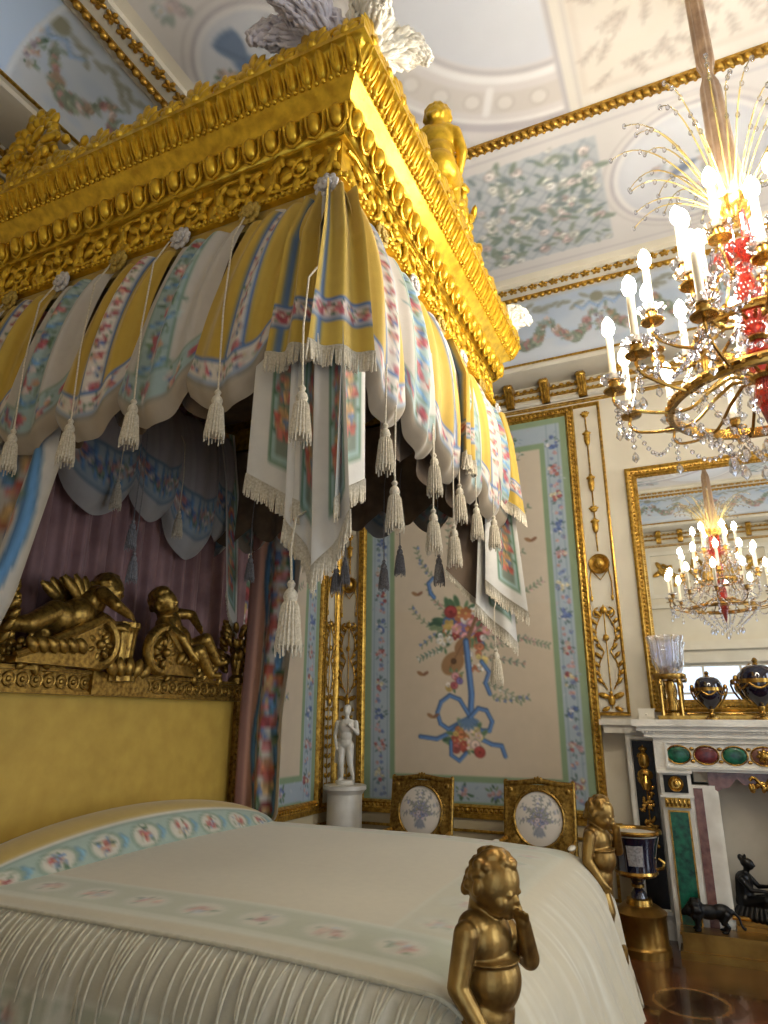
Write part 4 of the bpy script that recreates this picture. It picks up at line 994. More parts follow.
w = MB(); wing(w, CM(2.66, 2.2) @ MT(-.0, -.06, .0, 0, 1, 0, -1.5), .22); w.obj('wing', GOLDO, p1); w = MB(); wing(w, CM(2.6, 2.18) @ MT(.0, .02, .03, 0, 1, 0, -1.75), .2); w.obj('wing', GOLDO, p1)
b = MB(); putto_body(b, CM(3.50, 1.99) @ MT(0, -.03, 0, 0, 1.18, 0, -.62) @ MT(0, 0, 0, -PI / 2 + .35), [(.04, .08, .22), (.1, .12, .18), (.14, .06, .12)], [(.03, -.08, .21), (.1, -.1, .14), (.13, -.12, .04)], 'sit', .1)
p2 = figure('putto', b, .0085, GOLDO, bed)
w = MB(); wing(w, CM(3.4, 2.2) @ MT(0, .03, .02, 0, 1, 0, -.6), .16); w.obj('wing', GOLDO, p2)
for ya, yb, ks in ((2.2, 2.6, (2.3,)), (3.4, 3.95, (3.66, 3.82))):
  m = MB()
  for k in range(30):
    y = rnd.uniform(ya, yb); M = CM(y, 1.86 + rnd.random() * .11)
    m.add(leafprim(rnd.uniform(.05, .1), .05, .02), M @ MT(0, -rnd.random() * .06, 0, rnd.uniform(-.4, .4), 1, 0, rnd.random() * 6.3)); m.add(ell((0, -.04, 0), (.024,) * 3, 7, 5), M)
  for y in ks: m.add(tube(spiral(.06, .012, 1.4, -PI / 2, 1, 20) + np.array([0, -.03, .05]), np.linspace(.018, .01, 20), 6), CM(y, 1.86))
  m.obj('acanthus_relief', GOLDO, bed)
for y in (H0 + .06, H1 - .1):
    m = MB(); m.add(lathe([(0, 0), (.05, 0), (.05, .03), (.03, .05), (.04, .1), (.05, .14), (.03, .2), (0, .22)], 16), CM(y, 1.84) @ MT(0, -.02, 0, 0, 1.3))
    for k in range(60):
        z = rnd.uniform(.08, .4); t = rnd.random() * 6.3; r = .08 * (1 - abs(z - .2) * 2)
        m.add(leafprim(.1, .055, .024), CM(y, 1.84 + z) @ MT(r * math.cos(t), r * math.sin(t), 0, t, 1, 0, -.8))
    m.obj('finial', GOLDO, bed)
m = MB(); m.box(HX, -.78, 2.02, 3.94, .22, .6); m.obj('mattress', WHITE, bed)
m = MB()
for y in (1.99, 3.95): m.box(HX, -.74, y - .02, y + .02, .2, .42)
m.box(-.78, -.74, 1.97, 3.97, .2, .42); m.obj('bed_rail', GOLDO, bed)

# bolster with a floral band
cb = Cv(2.1, .95, 105, (208, 170, 66))
def bband(y0, y1, medal):
    cb.rect(0, y0, 2.1, y1, (216, 206, 184)); cb.rect(0, y0 + .02, 2.1, y1 - .015, (136, 158, 140)); cb.rect(0, y0 + .035, 2.1, y1 - .03, (158, 178, 160))
    x = .1
    while x < 2.1:
        if medal:
            cb.ell(x, (y0 + y1) / 2, .095, .07, 0, (104, 138, 106)); cb.ell(x, (y0 + y1) / 2, .083, .06, 0, (206, 196, 172)); cb.bouquet(x, (y0 + y1) / 2, .06, 12, 8, 1, [(206, 96, 80), (212, 124, 96), (190, 76, 76), (110, 140, 180), (214, 180, 120)], .045); cb.ribbon([(x + .1, (y0 + y1) / 2 - .03), (x + .125, (y0 + y1) / 2), (x + .1, (y0 + y1) / 2 + .03)], .02, (96, 150, 176)); x += .25
        else: cb.bouquet(x, (y0 + y1) / 2, .03, 6, 6, .9, [(160, 130, 150), (110, 130, 170), (190, 150, 140)]); x += .08
bband(.36, .41, False); cb.rect(0, .42, 2.1, .62, (206, 166, 62)); bband(.61, .84, True); cb.rect(0, .84, 2.1, .95, (210, 200, 172)); cb.tone(.72, .93)
def bol(v, u):
    yy = 1.93 + 2.1 * u; k = np.sqrt(np.clip(1 - ((u - .5) * 2) ** 4, 0, 1)); crown = .1 * np.sin(PI * np.clip(u * 1.04, 0, 1))
    a = PI * (1.02 - v * 1.05); r = .22 * (.55 + .45 * k)
    return np.stack([np.broadcast_to(-2.76 + r * 1.1 * np.cos(a), np.broadcast(u, v).shape), np.broadcast_to(yy, np.broadcast(u, v).shape), .86 + crown * np.clip(np.sin(a), 0, 1) + r * np.sin(a) * .92], -1)
v, u = np.linspace(0, 1, 60)[:, None], np.linspace(0, 1, 170)[None, :]
bo = sheet('bolster', bol(v, u), cb, FAB); tag(bo, 'yellow silk bolster with a teal band of flower medallions across the head of the bed', 'bolster')

# bedspread : one sheet folded over near side, foot and far side
SW, SH = 2.75, 3.7      # along the bed, across it
cs = Cv(SW, SH, 95, (200, 186, 152))
def cband(x0, y0, x1, y1, horiz, a):
    cs.rect(x0, y0, x1, y1, (172, 178, 148), a); n = int(((x1 - x0) if horiz else (y1 - y0)) / .25)
    for k in range(n):
        x, y = (x0 + (k + .5) * .25, (y0 + y1) / 2) if horiz else ((x0 + x1) / 2, y0 + (k + .5) * .25)
        cs.ell(x, y, .095, .075, 0, (182, 186, 164), a); cs.ell(x, y, .083, .063, 0, (206, 196, 172), a); cs.bouquet(x, y, .06, 10, 6, a * .9, [(212, 150, 130), (214, 164, 136), (204, 140, 130), (170, 180, 190)], .046)
    for e in ((x0, y0, x1, y0 + .03), (x0, y1 - .02, x1, y1)) if horiz else ((x0, y0, x0 + .02, y1), (x1 - .02, y0, x1, y1)): cs.rect(*e, (210, 206, 186), a)
T0 = .78                # cloth before the near top edge
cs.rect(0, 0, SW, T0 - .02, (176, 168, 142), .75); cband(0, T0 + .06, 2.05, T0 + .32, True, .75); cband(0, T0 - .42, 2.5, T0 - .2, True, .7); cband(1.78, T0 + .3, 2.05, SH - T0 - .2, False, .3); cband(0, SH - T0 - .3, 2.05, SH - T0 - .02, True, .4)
for k in range(60):     # sheer lace folds of the overlay on the near side and at the foot
    x = rnd.uniform(0, 2.3); L = rnd.uniform(.16, .42); y = T0 - .0; cs.line([(x, y), (x - .05 + rnd.uniform(-.03, .03), y - L)], rnd.uniform(.006, .016), rnd.choice(((222, 216, 198), (206, 200, 182), (150, 144, 126))), rnd.uniform(.4, .85))
for k in range(200):
    y = rnd.uniform(.3, SH - .3); L = rnd.uniform(.2, .6); cs.line([(2.12, y), (2.12 + L, y + rnd.uniform(-.04, .04))], rnd.uniform(.004, .014), rnd.choice(((226, 220, 200), (196, 188, 166))), rnd.uniform(.2, .5))
cs.rect(0, T0 - .02, 2.1, T0 + .03, (204, 198, 178), .7)
cs.tone(.78)
s = np.linspace(0, SW, 170)[None, :]; t = np.linspace(0, SH, 210)[:, None]
s, t = np.broadcast_to(s, (210, 170)), np.broadcast_to(t, (210, 170))
def fold(d, R=.2):     # distance past the edge -> (outward, down)
    d = np.maximum(d, 0); a = np.minimum(d / R, PI / 2); return R * np.sin(a) , R * (1 - np.cos(a)) + np.maximum(d - R * PI / 2, 0)
fx, dx = fold(s - 1.95, .26); n0, d0 = fold(T0 + .1 - t, .2); n1, d1 = fold(t - (SH - T0 - .1), .2)
X = -2.78 + np.minimum(s, 1.95) + fx; Yc = np.clip(t, T0 + .1, SH - T0 - .1); Y = YM - SH / 2 + Yc - n0 + n1
D = (dx ** 3 + (d0 + d1) ** 3) ** (1 / 3.0); Dl = np.clip(D, 0, .9)
wv = Dl ** 1.2 * (.05 * np.sin(t * 17 + .6) + .028 * np.sin(t * 41)); wv2 = Dl ** 1.2 * (.04 * np.sin(s * 19) + .02 * np.sin(s * 47 + 1))
mid = np.clip(1 - ((t - SH / 2) / .95) ** 2, 0, 1)
X = X + (np.clip(dx, 0, .9) * (.12 + .24 * mid) + wv * np.clip(dx * 3, 0, 1)) ; sg = np.where(t < SH / 2, -1, 1)
Y = Y + sg * (np.clip(d0 + d1, 0, .9) * .1 + wv2 * np.clip((d0 + d1) * 3, 0, 1)) * (1 - np.clip(dx * 1.2, 0, .8))
Z = .955 + .035 * np.clip(np.sin(PI * (t - T0) / (SH - 2 * T0)), 0, 1) * np.clip(1 - dx, 0, 1) - D - .03 * np.clip((s - 1.1) / .9, 0, 1) ** 2
SPR = vmat('cream_lace_over_silk', .75, (120, .15, .003), .3, amount=.06, scale=30)
P = np.stack([X, Y, np.maximum(Z, .03 + .002 * np.sin(s * 30))], -1)
sp = sheet('bedspread', P, cs, SPR); tag(sp, 'cream bedspread with a faded flower border under a sheer fringed cover on the bed', 'bedspread')
FRM = mat('pale_silk_fringe', S(198, 190, 164), S(178, 170, 146), 40, .7, 0, None, .3)
def cloth(sq, tq):
    i = np.clip(tq / SH * 209, 0, 208); j = np.clip(sq / SW * 169, 0, 168); a, b = int(i), int(j); f, g_ = i - a, j - b
    return (P[a, b] * (1 - g_) + P[a, b + 1] * g_) * (1 - f) + (P[a + 1, b] * (1 - g_) + P[a + 1, b + 1] * g_) * f
fm = MB()
for k in range(80):
    s0 = .1 + 2.1 * (k + rnd.random()) / 80; L = rnd.uniform(.12, .38); dsx = rnd.uniform(-.05, .02); q = []
    for w in np.linspace(0, 1, 9): q.append(cloth(s0 + dsx * w, T0 - .0 - L * w) + np.array([0, -.002, .002 * (1 - w)]))
    fm.add(tube(q, [.003] + [.0052] * 6 + [.004, .001], 6))
q = [cloth(s_, T0) + np.array([0, -.003, .006]) for s_ in np.linspace(.02, 2.25, 90)]; fm.add(tube(q, .008, 5))
fm.obj('fringe', FRM, sp, None)

# cherub figures at the foot corners
def cherub(x, y, rz, label, zp):
    t = thing('cherub_figure', label, 'statue', (x, y, 0), 0)
    b = MB(); M = MT(x, y, zp, rz)
    putto_body(b, M, [(.0, .085, .215), (.085, .1, .13), (.112, .02, .235)], [(.0, -.088, .215), (-.012, -.118, .1), (.055, -.098, .0)], 'stand', .34)
    w = MB(); w.cap((.112, .02, .24), (.106, .008, .285), .009, .007, 8); b.add((np.concatenate(w.V), w.F), M)
    b.add(ell((.02, 0, .145), (.081, .086, .012), 14, 6), M)
    figure('cherub', b, .0042 if y < 3 else .0055, GOLDC, t, 2)
    m = MB(); m.add(lathe([(0, 0), (.13, 0), (.13, .05), (.1, .07), (.085, .12), (.08, .4), (.1, .44), (.115, .47), (.115, .53), (.1, .55), (0, .555)], 28), MT(x, y, zp - .845)); 
    for k in range(14): m.add(leafprim(.16, .04, .014), MT(x + .082 * math.cos(k * .449), y + .082 * math.sin(k * .449), .14, k * .449 + PI / 2, 1, 0, -PI / 2))
    m.obj('pedestal', GOLDO, t); return t
GOLDC = mat('worn_gilding', S(164, 130, 70), S(112, 84, 42), 16, .36, .8, (90, .15, .003))
cherub(-.61, 1.98, -.22, 'gilded cherub with a finger to its lips at the near foot corner of the bed', .845)
cherub(-.60, 4.06, -.2, 'gilded cherub at the far foot corner of the bed beside the blue urn', .79)
# ------------------------------------------------------------------ armchairs (built facing -y at the origin)
CREAMU = vmat('embroidered_white_silk', .6, (140, .12, .003), .2, amount=.05)
arm = thing('armchair', 'gilded armchair with oval flowered back, nearer the marble statue', 'armchair', (0, 0, 0), 0, 'gilded armchairs along the panel wall')
bk = MB(); yb = .24
def qb(z): return yb + .1 * (z - .45) / .6
w2 = .3
ov = [(.2 * math.cos(a), .212 * math.sin(a)) for a in np.linspace(0, 2 * PI, 48, endpoint=False)]
outer = []
for a in np.linspace(0, 2 * PI, 48, endpoint=False):
    c, s_ = math.cos(a), math.sin(a); k = 1 / max(abs(c) / .275, abs(s_) / .255); outer.append((c * k, s_ * k))
RB = Matrix.Translation((0, qb(.83), .83)) @ Matrix.Rotation(-math.atan(.1 / .6), 4, 'X')
fr = []
for k, yy in ((0, -.0), (.06, -.026), (.5, -.022), (.86, -.03), (1, -.012), (1, .02), (0, .02), (0, 0)):
    fr.append([(o[0] * (1 - k) + i[0] * k, yy, o[1] * (1 - k) + i[1] * k) for o, i in zip(outer, ov)])
bk.add(gridP(np.array(fr), False, True), RB)
bk.add(tube([(1.0 * p[0], -.03, 1.0 * p[1]) for p in ov + ov[:1]], .012, 6), RB)
for p in ov[::2]: bk.add(ell((1.08 * p[0], -.028, 1.08 * p[1]), (.01, .01, .01), 6, 4), RB)
bk.add(tube([(-.28, -.01, .255), (-.16, -.015, .262), (0, -.018, .285), (.16, -.015, .262), (.28, -.01, .255)], .024, 8), RB)
for q in range(-2, 3): bk.add(leafprim(.06, .03, .012), RB @ MT(.0, -.03, .26, 0, 1, 0, -PI / 2 + q * .5))
for s_ in (-1, 1):
    bk.add(tube([(s_ * .275, 0, -.4), (s_ * .275, 0, .255)], .02, 8), RB); bk.add(ell((s_ * .275, 0, .265), (.022, .022, .03)), RB)
    for zz in (-.21, .21): bk.add(ell((s_ * .235, -.02, zz), (.026, .015, .024)), RB)
bk.obj('back_frame', GOLDO, arm, 50)
co = Cv(.42, .44, 240, (216, 206, 192))
co.bouquet(.21, .22, .095, 24, 26, .9, [(150, 150, 176), (168, 160, 178), (130, 134, 160), (190, 176, 180)], .075, (150, 152, 140))
for k in range(9): co.sprig(.21, .21, .15, -PI / 2 + (k - 4) * .42, (158, 158, 150), 5, .025, (150, 150, 180))
for k in range(4): co.leaf(.21, .28, .08, PI / 2 + (k - 1.5) * .4, (150, 152, 158))
rr = np.linspace(0, 1, 40)[:, None]; aa = np.linspace(0, 2 * PI, 64)[None, :]
LX, LZ = rr * .2 * np.cos(aa), rr * .212 * np.sin(aa); LY = -.02 - .022 * (1 - rr ** 2) + 0 * aa
A = np.array(RB); Pm = np.stack([LX, LY, LZ], -1) @ A[:3, :3].T + A[:3, 3]
sheet('oval_back', Pm, co, CREAMU, arm, False, (.5 + LX / .42, .5 - LZ / .44))
m = MB(); m.box(-.28, .28, -.3, .25, .36, .42)
for k in range(12): m.add(ell((-.26 + k * .047, -.305, .39), (.018, .01, .018), 7, 5))
m.obj('seat_rail', GOLD, arm)
u, v = np.linspace(0, 1, 30)[None, :], np.linspace(0, 1, 30)[:, None]; e = (1 - (2 * u - 1) ** 6) * (1 - (2 * v - 1) ** 6)
cseat = Cv(.56, .55, 100, (222, 212, 200)); cseat.bouquet(.28, .27, .15, 20, 20, .8, [(150, 150, 176), (168, 160, 178)])
sheet('seat', np.stack([-.275 + .55 * u + 0 * v, .24 - .53 * v + 0 * u, .415 + .07 * e ** .5], -1), cseat, CREAMU, arm)
for sx in (-1, 1):
    for sy in (-1, 1):
        l = MB(); x, y = sx * .25, -.27 if sy < 0 else .23
        l.add(lathe([(0, .37), (.03, .37), (.034, .34), (.022, .32), (.028, .29), (.022, .1), (.016, .04), (.022, .02), (.018, 0), (0, 0)], 14), MT(x, y, 0)); l.obj('leg', GOLD, arm)
    a = MB(); a.add(tube([(sx * .27, .27, .68), (sx * .29, .1, .67), (sx * .3, -.1, .655), (sx * .3, -.2, .64), (sx * .3, -.23, .61), (sx * .29, -.19, .56), (sx * .28, -.17, .48), (sx * .275, -.2, .4)], [.018, .019, .02, .024, .024, .02, .018, .022], 8)); a.add(ell((sx * .3, -.215, .625), (.03, .035, .035)))
    a.obj('armrest', GOLD, arm); p = MB(); p.add(ell((sx * .293, .0, .682), (.026, .1, .018), 10, 6)); p.obj('arm_pad', bpy.data.materials['cream_lace_over_silk'] if False else WHITE, arm)
arm.location = (-2.31, 5.52, 0); ROOT[arm.name] = (-2.31, 5.52, 0)
dup(arm, (-1.285, 5.52, 0), 0, 'gilded armchair with oval flowered back, nearer the blue urn and fireplace')

# ------------------------------------------------------------------ marble statue on its round pedestal
pd = thing('round_pedestal', 'white cylindrical marble pedestal in the corner carrying the small statue', 'pedestal', (-3.15, 5.98, 0))
m = MB(); m.add(lathe([(0, 0), (.2, 0), (.2, .08), (.175, .1), (.165, .13), (.165, .92), (0, .92)], 40), MT(-3.15, 5.98, 0)); m.obj('shaft', MARBLE, pd)
m = MB(); m.add(lathe([(0, .92), (.17, .92), (.19, .95), (.205, .96), (.205, .995), (.19, 1.0), (0, 1.0)], 40), MT(-3.15, 5.98, 0)); m.obj('capital', MARBLE, pd)
st = MB(); Ms = MT(-3.15, 5.98, 1.0, -PI / 2 + .2)
def scap(p, q, a, b): w = MB(); w.cap(p, q, a, b, 10); st.add((np.concatenate(w.V), w.F), Ms)
def se(c, r): st.add(ell(c, r, 14, 9), Ms)
st.add(lathe([(0, 0), (.09, 0), (.09, .035), (.08, .04), (0, .04)], 24), Ms)
scap((.0, -.04, .35), (.015, -.035, .2), .045, .033); scap((.015, -.035, .2), (-.005, -.035, .06), .031, .017); scap((-.005, -.035, .05), (.045, -.045, .045), .017, .012)
scap((.0, .04, .35), (.03, .055, .2), .045, .032); scap((.03, .055, .2), (-.01, .075, .07), .03, .017); scap((-.01, .075, .055), (.035, .09, .045), .017, .011)
se((0, .0, .37), (.055, .07, .055)); se((.005, .005, .44), (.048, .062, .07)); se((.005, .01, .52), (.055, .078, .07)); se((.0, .01, .565), (.04, .085, .03))
scap((0, .01, .57), (.005, .01, .63), .025, .022); se((.01, .01, .67), (.042, .036, .05)); se((-.004, .01, .685), (.044, .04, .045)); se((.05, .01, .665), (.01, .008, .012))
scap((0, -.085, .56), (-.01, -.11, .44), .024, .02); scap((-.01, -.11, .44), (.03, -.085, .34), .019, .012); se((.035, -.08, .325), (.014, .012, .02))
scap((0, .1, .56), (.03, .125, .46), .024, .02); scap((.03, .125, .46), (.07, .06, .53), .019, .012); se((.075, .05, .54), (.016, .014, .018))
scap((-.05, -.06, .04), (-.045, -.065, .3), .028, .03); se((-.03, -.07, .33), (.035, .03, .05))
for k in range(7): scap((-.03 + .02 * k / 6, -.09 + .02 * k, .4 + .004 * k), (-.04, -.11 + .012 * k, .2), .012, .016)
so = figure('marble_statue', st, .006, MARBLE); tag(so, 'small white marble standing nude statue on the round pedestal', 'statue')

# ------------------------------------------------------------------ chimneypiece
MX = .39
mt_ = thing('fireplace', 'white marble fireplace with green malachite panels and oval inlays under the mirror', 'fireplace', (MX, 6.0, 0))
MAL = mat('malachite', S(28, 104, 74), S(10, 54, 42), 26, .22, 0, None)
JAS = mat('brown_jasper', S(132, 92, 80), S(92, 58, 52), 22, .25)
PORP = mat('red_porphyry', S(110, 44, 44), S(74, 26, 28), 40, .25)
m = MB(); yf = 5.92
m.box(MX - .9, MX + .9, yf - .09, 6.3, 1.55, 1.6); m.box(MX - .87, MX + .87, yf - .06, 6.3, 1.515, 1.55); m.box(MX - .82, MX + .82, yf - .03, 6.3, 1.465, 1.515)
for s_ in (-1, 1): m.box(MX + s_ * 1.02 - .16, MX + s_ * 1.02 + .16, 6.08, 6.3, 1.555, 1.6); m.box(MX + s_ * 1.02 - .13, MX + s_ * 1.02 + .13, 6.11, 6.3, 1.49, 1.555)
n = 60
for k in range(n): x = MX - .84 + 1.68 * (k + .5) / n; m.box(x - .009, x + .009, yf - .05, yf - .02, 1.5, 1.52)
m.obj('mantel_shelf', MARBLE, mt_)
m = MB(); m.box(MX - .76, MX + .76, yf, 6.29, 1.22, 1.465); m.add(ring_frame(1.36, .2, [(0, 0), (0, .02), (.015, .02), (.02, 0)]), frame_M((MX, yf, 1.34), (1, 0, 0), (0, 0, 1), (0, -1, 0))); m.obj('frieze', MARBLE, mt_)
FR = MB()
for k in range(-3, 4):
    x = MX + k * .195; mt2 = [PORP, MAL][k % 2] if k else JAS; o = MB(); o.add(ell((x, yf - .002, 1.34), (.083, .014, .062), 24, 8)); o.obj('oval_inlay', mt2, mt_)
    FR.add(tube([(x + .088 * math.cos(t), yf - .006, 1.34 + .067 * math.sin(t)) for t in np.linspace(0, 2 * PI, 29)], .006, 6))
    if k < 3: FR.add(ell((x + .0975, yf - .004, 1.385), (.018, .01, .014))); FR.add(ell((x + .0975, yf - .004, 1.295), (.018, .01, .014)))
for q in range(8): FR.add(leafprim(.055, .03), frame_M((MX, yf - .018, 1.34), (1, 0, 0), (0, 0, 1), (0, -1, 0)) @ MT(0, 0, 0, 0, 1, 0, q * .785))
FR.add(ell((MX, yf - .03, 1.34), (.03, .02, .036))); FR.obj('gilt_mount', BRONZE, mt_)
for s_ in (-1, 1):
    p = MB(); x0, x1 = sorted((MX + s_ * .74, MX + s_ * .52)); p.box(x0, x1, yf, 6.25, .0, 1.22); p.box(x0 - .015, x1 + .015, yf - .03, 6.25, 1.205, 1.225); p.box(x0 - .01, x1 + .01, yf - .02, 6.25, 1.03, 1.045)
    xa, xb = sorted((MX + s_ * .52, MX + s_ * .36)); p.box(xa, xb, yf + .03, 6.25, 0, 1.12)
    p.obj('jamb', MARBLE, mt_); xm = (x0 + x1) / 2
    o = MB(); o.box(xm - .085, xm + .085, yf - .012, yf, 1.065, 1.19); o.obj('dark_block', BLACK, mt_)
    o = MB(); o.add(lathe([(0, .03), (.03, .03), (.042, .02), (.05, .028), (.056, .02), (.058, 0)], 24), MT(xm, yf - .008, 1.128, 0, 1, PI / 2)); o.add(ell((xm, yf - .035, 1.128), (.02, .012, .026)))
    o.box(xm - .09, xm + .09, yf - .03, yf, .96, 1.03)
    for q in range(6): o.add(leafprim(.06, .026), frame_M((xm - .075 + q * .03, yf - .032, .965), (1, 0, 0), (0, 0, 1), (0, -1, 0)) @ MT(0, 0, 0, 0, 1, 0, -PI / 2))
    o.add(ring_frame(.15, .78, [(0, 0), (0, .014), (.012, .014), (.012, 0)]), frame_M((xm, yf, .55), (1, 0, 0), (0, 0, 1), (0, -1, 0))); o.obj('gilt_mount', BRONZE, mt_)
    o = MB(); o.box(xm - .063, xm + .063, yf - .008, yf, .17, .93); o.obj('malachite_panel', MAL, mt_)
    o = MB(); xj = (xa + xb) / 2 - s_ * .0 + s_ * .04; o.box(xj - .032, xj + .032, yf + .016, yf + .03, .05, 1.1); o.obj('jasper_panel', JAS, mt_)
    o = MB(); V, F = prism([(MX + s_ * .4, .03), (MX + s_ * .4, 1.12), (MX + s_ * .34, 1.08), (MX + s_ * .34, .03)], .3); V = np.asarray(V); o.add((V + [0, 5.96, 0], F)); o.obj('splay', MARBLE, mt_)
    # flanking panel with gilded trophies on black
    M = frame_M((MX + s_ * .86, 6.14, .82), (1, 0, 0), (0, 0, 1), (0, -1, 0))
    o = MB(); o.add(box(-.13, .13, 0, .155, -.82, .73), M); o.add(ring_frame(.24, 1.3, [(0, 0), (0, .03), (.03, .03), (.04, .005)]), M); o.obj('flank_panel', MARBLE, mt_)
    o = MB(); o.add(box(-.082, .082, -.008, 0, -.62, .62), M); o.obj('black_panel', BLACK, mt_)
    o = MB()
    o.add(ell((0, -.02, .46), (.045, .025, .07)), M); o.add(ell((0, -.025, .55), (.035, .02, .02)), M); o.add(ell((0, -.02, .35), (.06, .022, .05)), M); o.add(lathe([(0, 0), (.03, 0), (.05, .05), (.03, .1), (.045, .12), (0, .12)], 14), M @ MT(0, -.02, .24))
    for k in range(40):
        zz = .3 - rnd.random() * .48; o.add(leafprim(.05, .028), M @ MT(rnd.uniform(-.045, .045), -.014, zz, 0, 1, 0, rnd.random() * 6.3)); 
        if k % 3 == 0: o.add(ell((rnd.uniform(-.05, .05), -.016, zz), (.014,) * 3, 7, 5), M)
    for k in range(10): o.add(leafprim(.06, .04), M @ MT(0, -.016, .4 + rnd.uniform(-.1, .15), 0, 1, 0, rnd.random() * 6.3))
    o.add(tube([(0, -.008, -.2), (0, -.01, .2), (0, -.01, .58)], .006, 6), M); o.obj('gilt_trophy', BRONZE, mt_)
o = MB(); o.box(MX - .5, MX + .5, 6.2, 6.25, 0, 1.25); o.box(MX - .5, MX + .5, yf + .1, 6.25, 1.14, 1.25); o.obj('firebox', mat('firebox_plaster', S(186, 176, 158), S(166, 156, 138), 3, .6), mt_)
o = MB(); xx = np.linspace(-.4, .4, 60); zt = np.full(60, 1.235); zb = 1.17 - .11 * np.abs(np.cos(xx / .4 * PI)) ** .8 * (np.abs(xx) / .4) ** .5 + .01 * np.cos(xx * 60)
o.add(gridP(np.array([[(MX + x, yf + .05, z) for x, z in zip(xx, zt)], [(MX + x, yf + .045, z) for x, z in zip(xx, zb)]]))); o.obj('opening_arch', JAS, mt_, None)
o = MB(); o.add(tube([(MX + .02 * k, yf + .03, 1.16 + .03 * math.sin(k)) for k in range(-6, 12)], .014, 6))
for k in range(-6, 12): o.add(leafprim(.07, .035), frame_M((MX + .02 * k, yf + .03, 1.15), (1, 0, 0), (0, 0, 1), (0, -1, 0)) @ MT(0, 0, 0, 0, 1, 0, rnd.random() * 3))
o.obj('gilt_garland', BRONZE, mt_)
BRASSP = mat('polished_gilt_fender', S(166, 126, 60), S(120, 86, 36), 6, .3, .85)
fe = thing('hearth_fender', 'polished gilt fender step in front of the fireplace opening', 'fender', (MX, 5.75, 0))
o = MB(); o.box(MX - .72, MX + .72, 5.72, yf - .002, 0, .05); o.box(MX - .7, MX + .7, 5.74, yf - .002, .05, .15); o.box(MX - .71, MX + .71, 5.73, yf - .002, .15, .17); o.obj('step', BRASSP, fe)
o = MB(); o.box(MX - .34, MX + .34, yf - .001, 6.19, 0, .2); o.box(MX - .34, MX + .34, 5.96, 6.19, .2, .24); o.add(tube([(MX - .36, 5.95, .245), (MX + .36, 5.95, .245)], .016, 8)); o.obj('inner_step', BRASSP, fe)
# black bronze figure and beast
fg = MB(); Mf2 = MT(.16, 6.05, .24, -.35)
def fcap(p, q, a, b): w = MB(); w.cap(p, q, a, b, 9); fg.add((np.concatenate(w.V), w.F), Mf2)
def fe_(c, r): fg.add(ell(c, r, 12, 8), Mf2)
fe_((-.02, 0, .1), (.075, .08, .07)); fcap((-.03, 0, .12), (-.02, 0, .24), .06, .06); fe_((-.015, 0, .25), (.05, .075, .05)); fcap((-.01, 0, .27), (.015, 0, .32), .024, .022); fe_((.03, 0, .345), (.036, .032, .04)); fe_((.01, 0, .355), (.04, .036, .036)); fe_((.066, 0, .34), (.01, .008, .01)); fe_((-.025, 0, .385), (.02, .018, .024)); fe_((.0, .025, .39), (.012, .01, .02))
for s_ in (-1, 1):
    fcap((.0, s_ * .04, .09), (.13, s_ * .05, .13), .045, .034); fcap((.13, s_ * .05, .13), (.1, s_ * .05, .02), .033, .02); fcap((.1, s_ * .05, .015), (.16, s_ * .05, .012), .018, .013)
    fcap((-.01, s_ * .075, .25), (.05, s_ * .085, .19), .024, .018); fcap((.05, s_ * .085, .19), (.16, s_ * .05, .2 + .01 * s_), .017, .012); fe_((.175, s_ * .05, .2 + .01 * s_), (.018, .012, .008))
for k in range(8): fcap((-.06 + .03 * k, -.07, .06), (-.08 + .035 * k, -.09, 0.01), .02, .026); fcap((-.06 + .03 * k, .07, .06), (-.08 + .035 * k, .09, .01), .02, .026)
fo = figure('bronze_figure', fg, .006, BLACK); tag(fo, 'black bronze woman crouching with arms stretched forward inside the fireplace opening', 'statuette')
ln = MB(); Ml = MT(-.12, 5.82, .17, PI + .15, .84)
def lcap(p, q, a, b): w = MB(); w.cap(p, q, a, b, 9); ln.add((np.concatenate(w.V), w.F), Ml)
def le(c, r): ln.add(ell(c, r, 12, 8), Ml)
le((-.1, 0, .15), (.09, .05, .065)); le((.0, 0, .145), (.1, .048, .06)); le((.09, 0, .16), (.065, .06, .075)); le((.15, 0, .15), (.045, .042, .05)); le((.19, 0, .135), (.03, .026, .026)); le((.2, 0, .118), (.022, .02, .012))
for k in range(26):
    t = k * .7; le((.1 + .02 * math.sin(k), .055 * math.cos(t), .16 + .065 * math.sin(t)), (.028, .022, .028))
for s_ in (-1, 1):
    le((.15, s_ * .035, .195), (.012, .01, .014))
    lcap((.08, s_ * .035, .12), (.1, s_ * .04, .06), .03, .02); lcap((.1, s_ * .04, .06), (.09, s_ * .04, .012), .018, .016); le((.11, s_ * .04, .01), (.026, .017, .012))
    lcap((-.13, s_ * .035, .14), (-.1, s_ * .045, .08), .038, .024); lcap((-.1, s_ * .045, .08), (-.14, s_ * .045, .05), .02, .016); lcap((-.14, s_ * .045, .05), (-.12, s_ * .045, .012), .016, .015); le((-.1, s_ * .045, .01), (.025, .016, .011))
ln.add(tube([(-.18, 0, .17), (-.23, .02, .12), (-.24, .03, .06), (-.27, .03, .04)], [.014, .012, .011, .018], 7), Ml)
lo = figure('bronze_lion', ln, .006, BLACK); tag(lo, 'black bronze maned lion standing on the gilt fender', 'statuette')

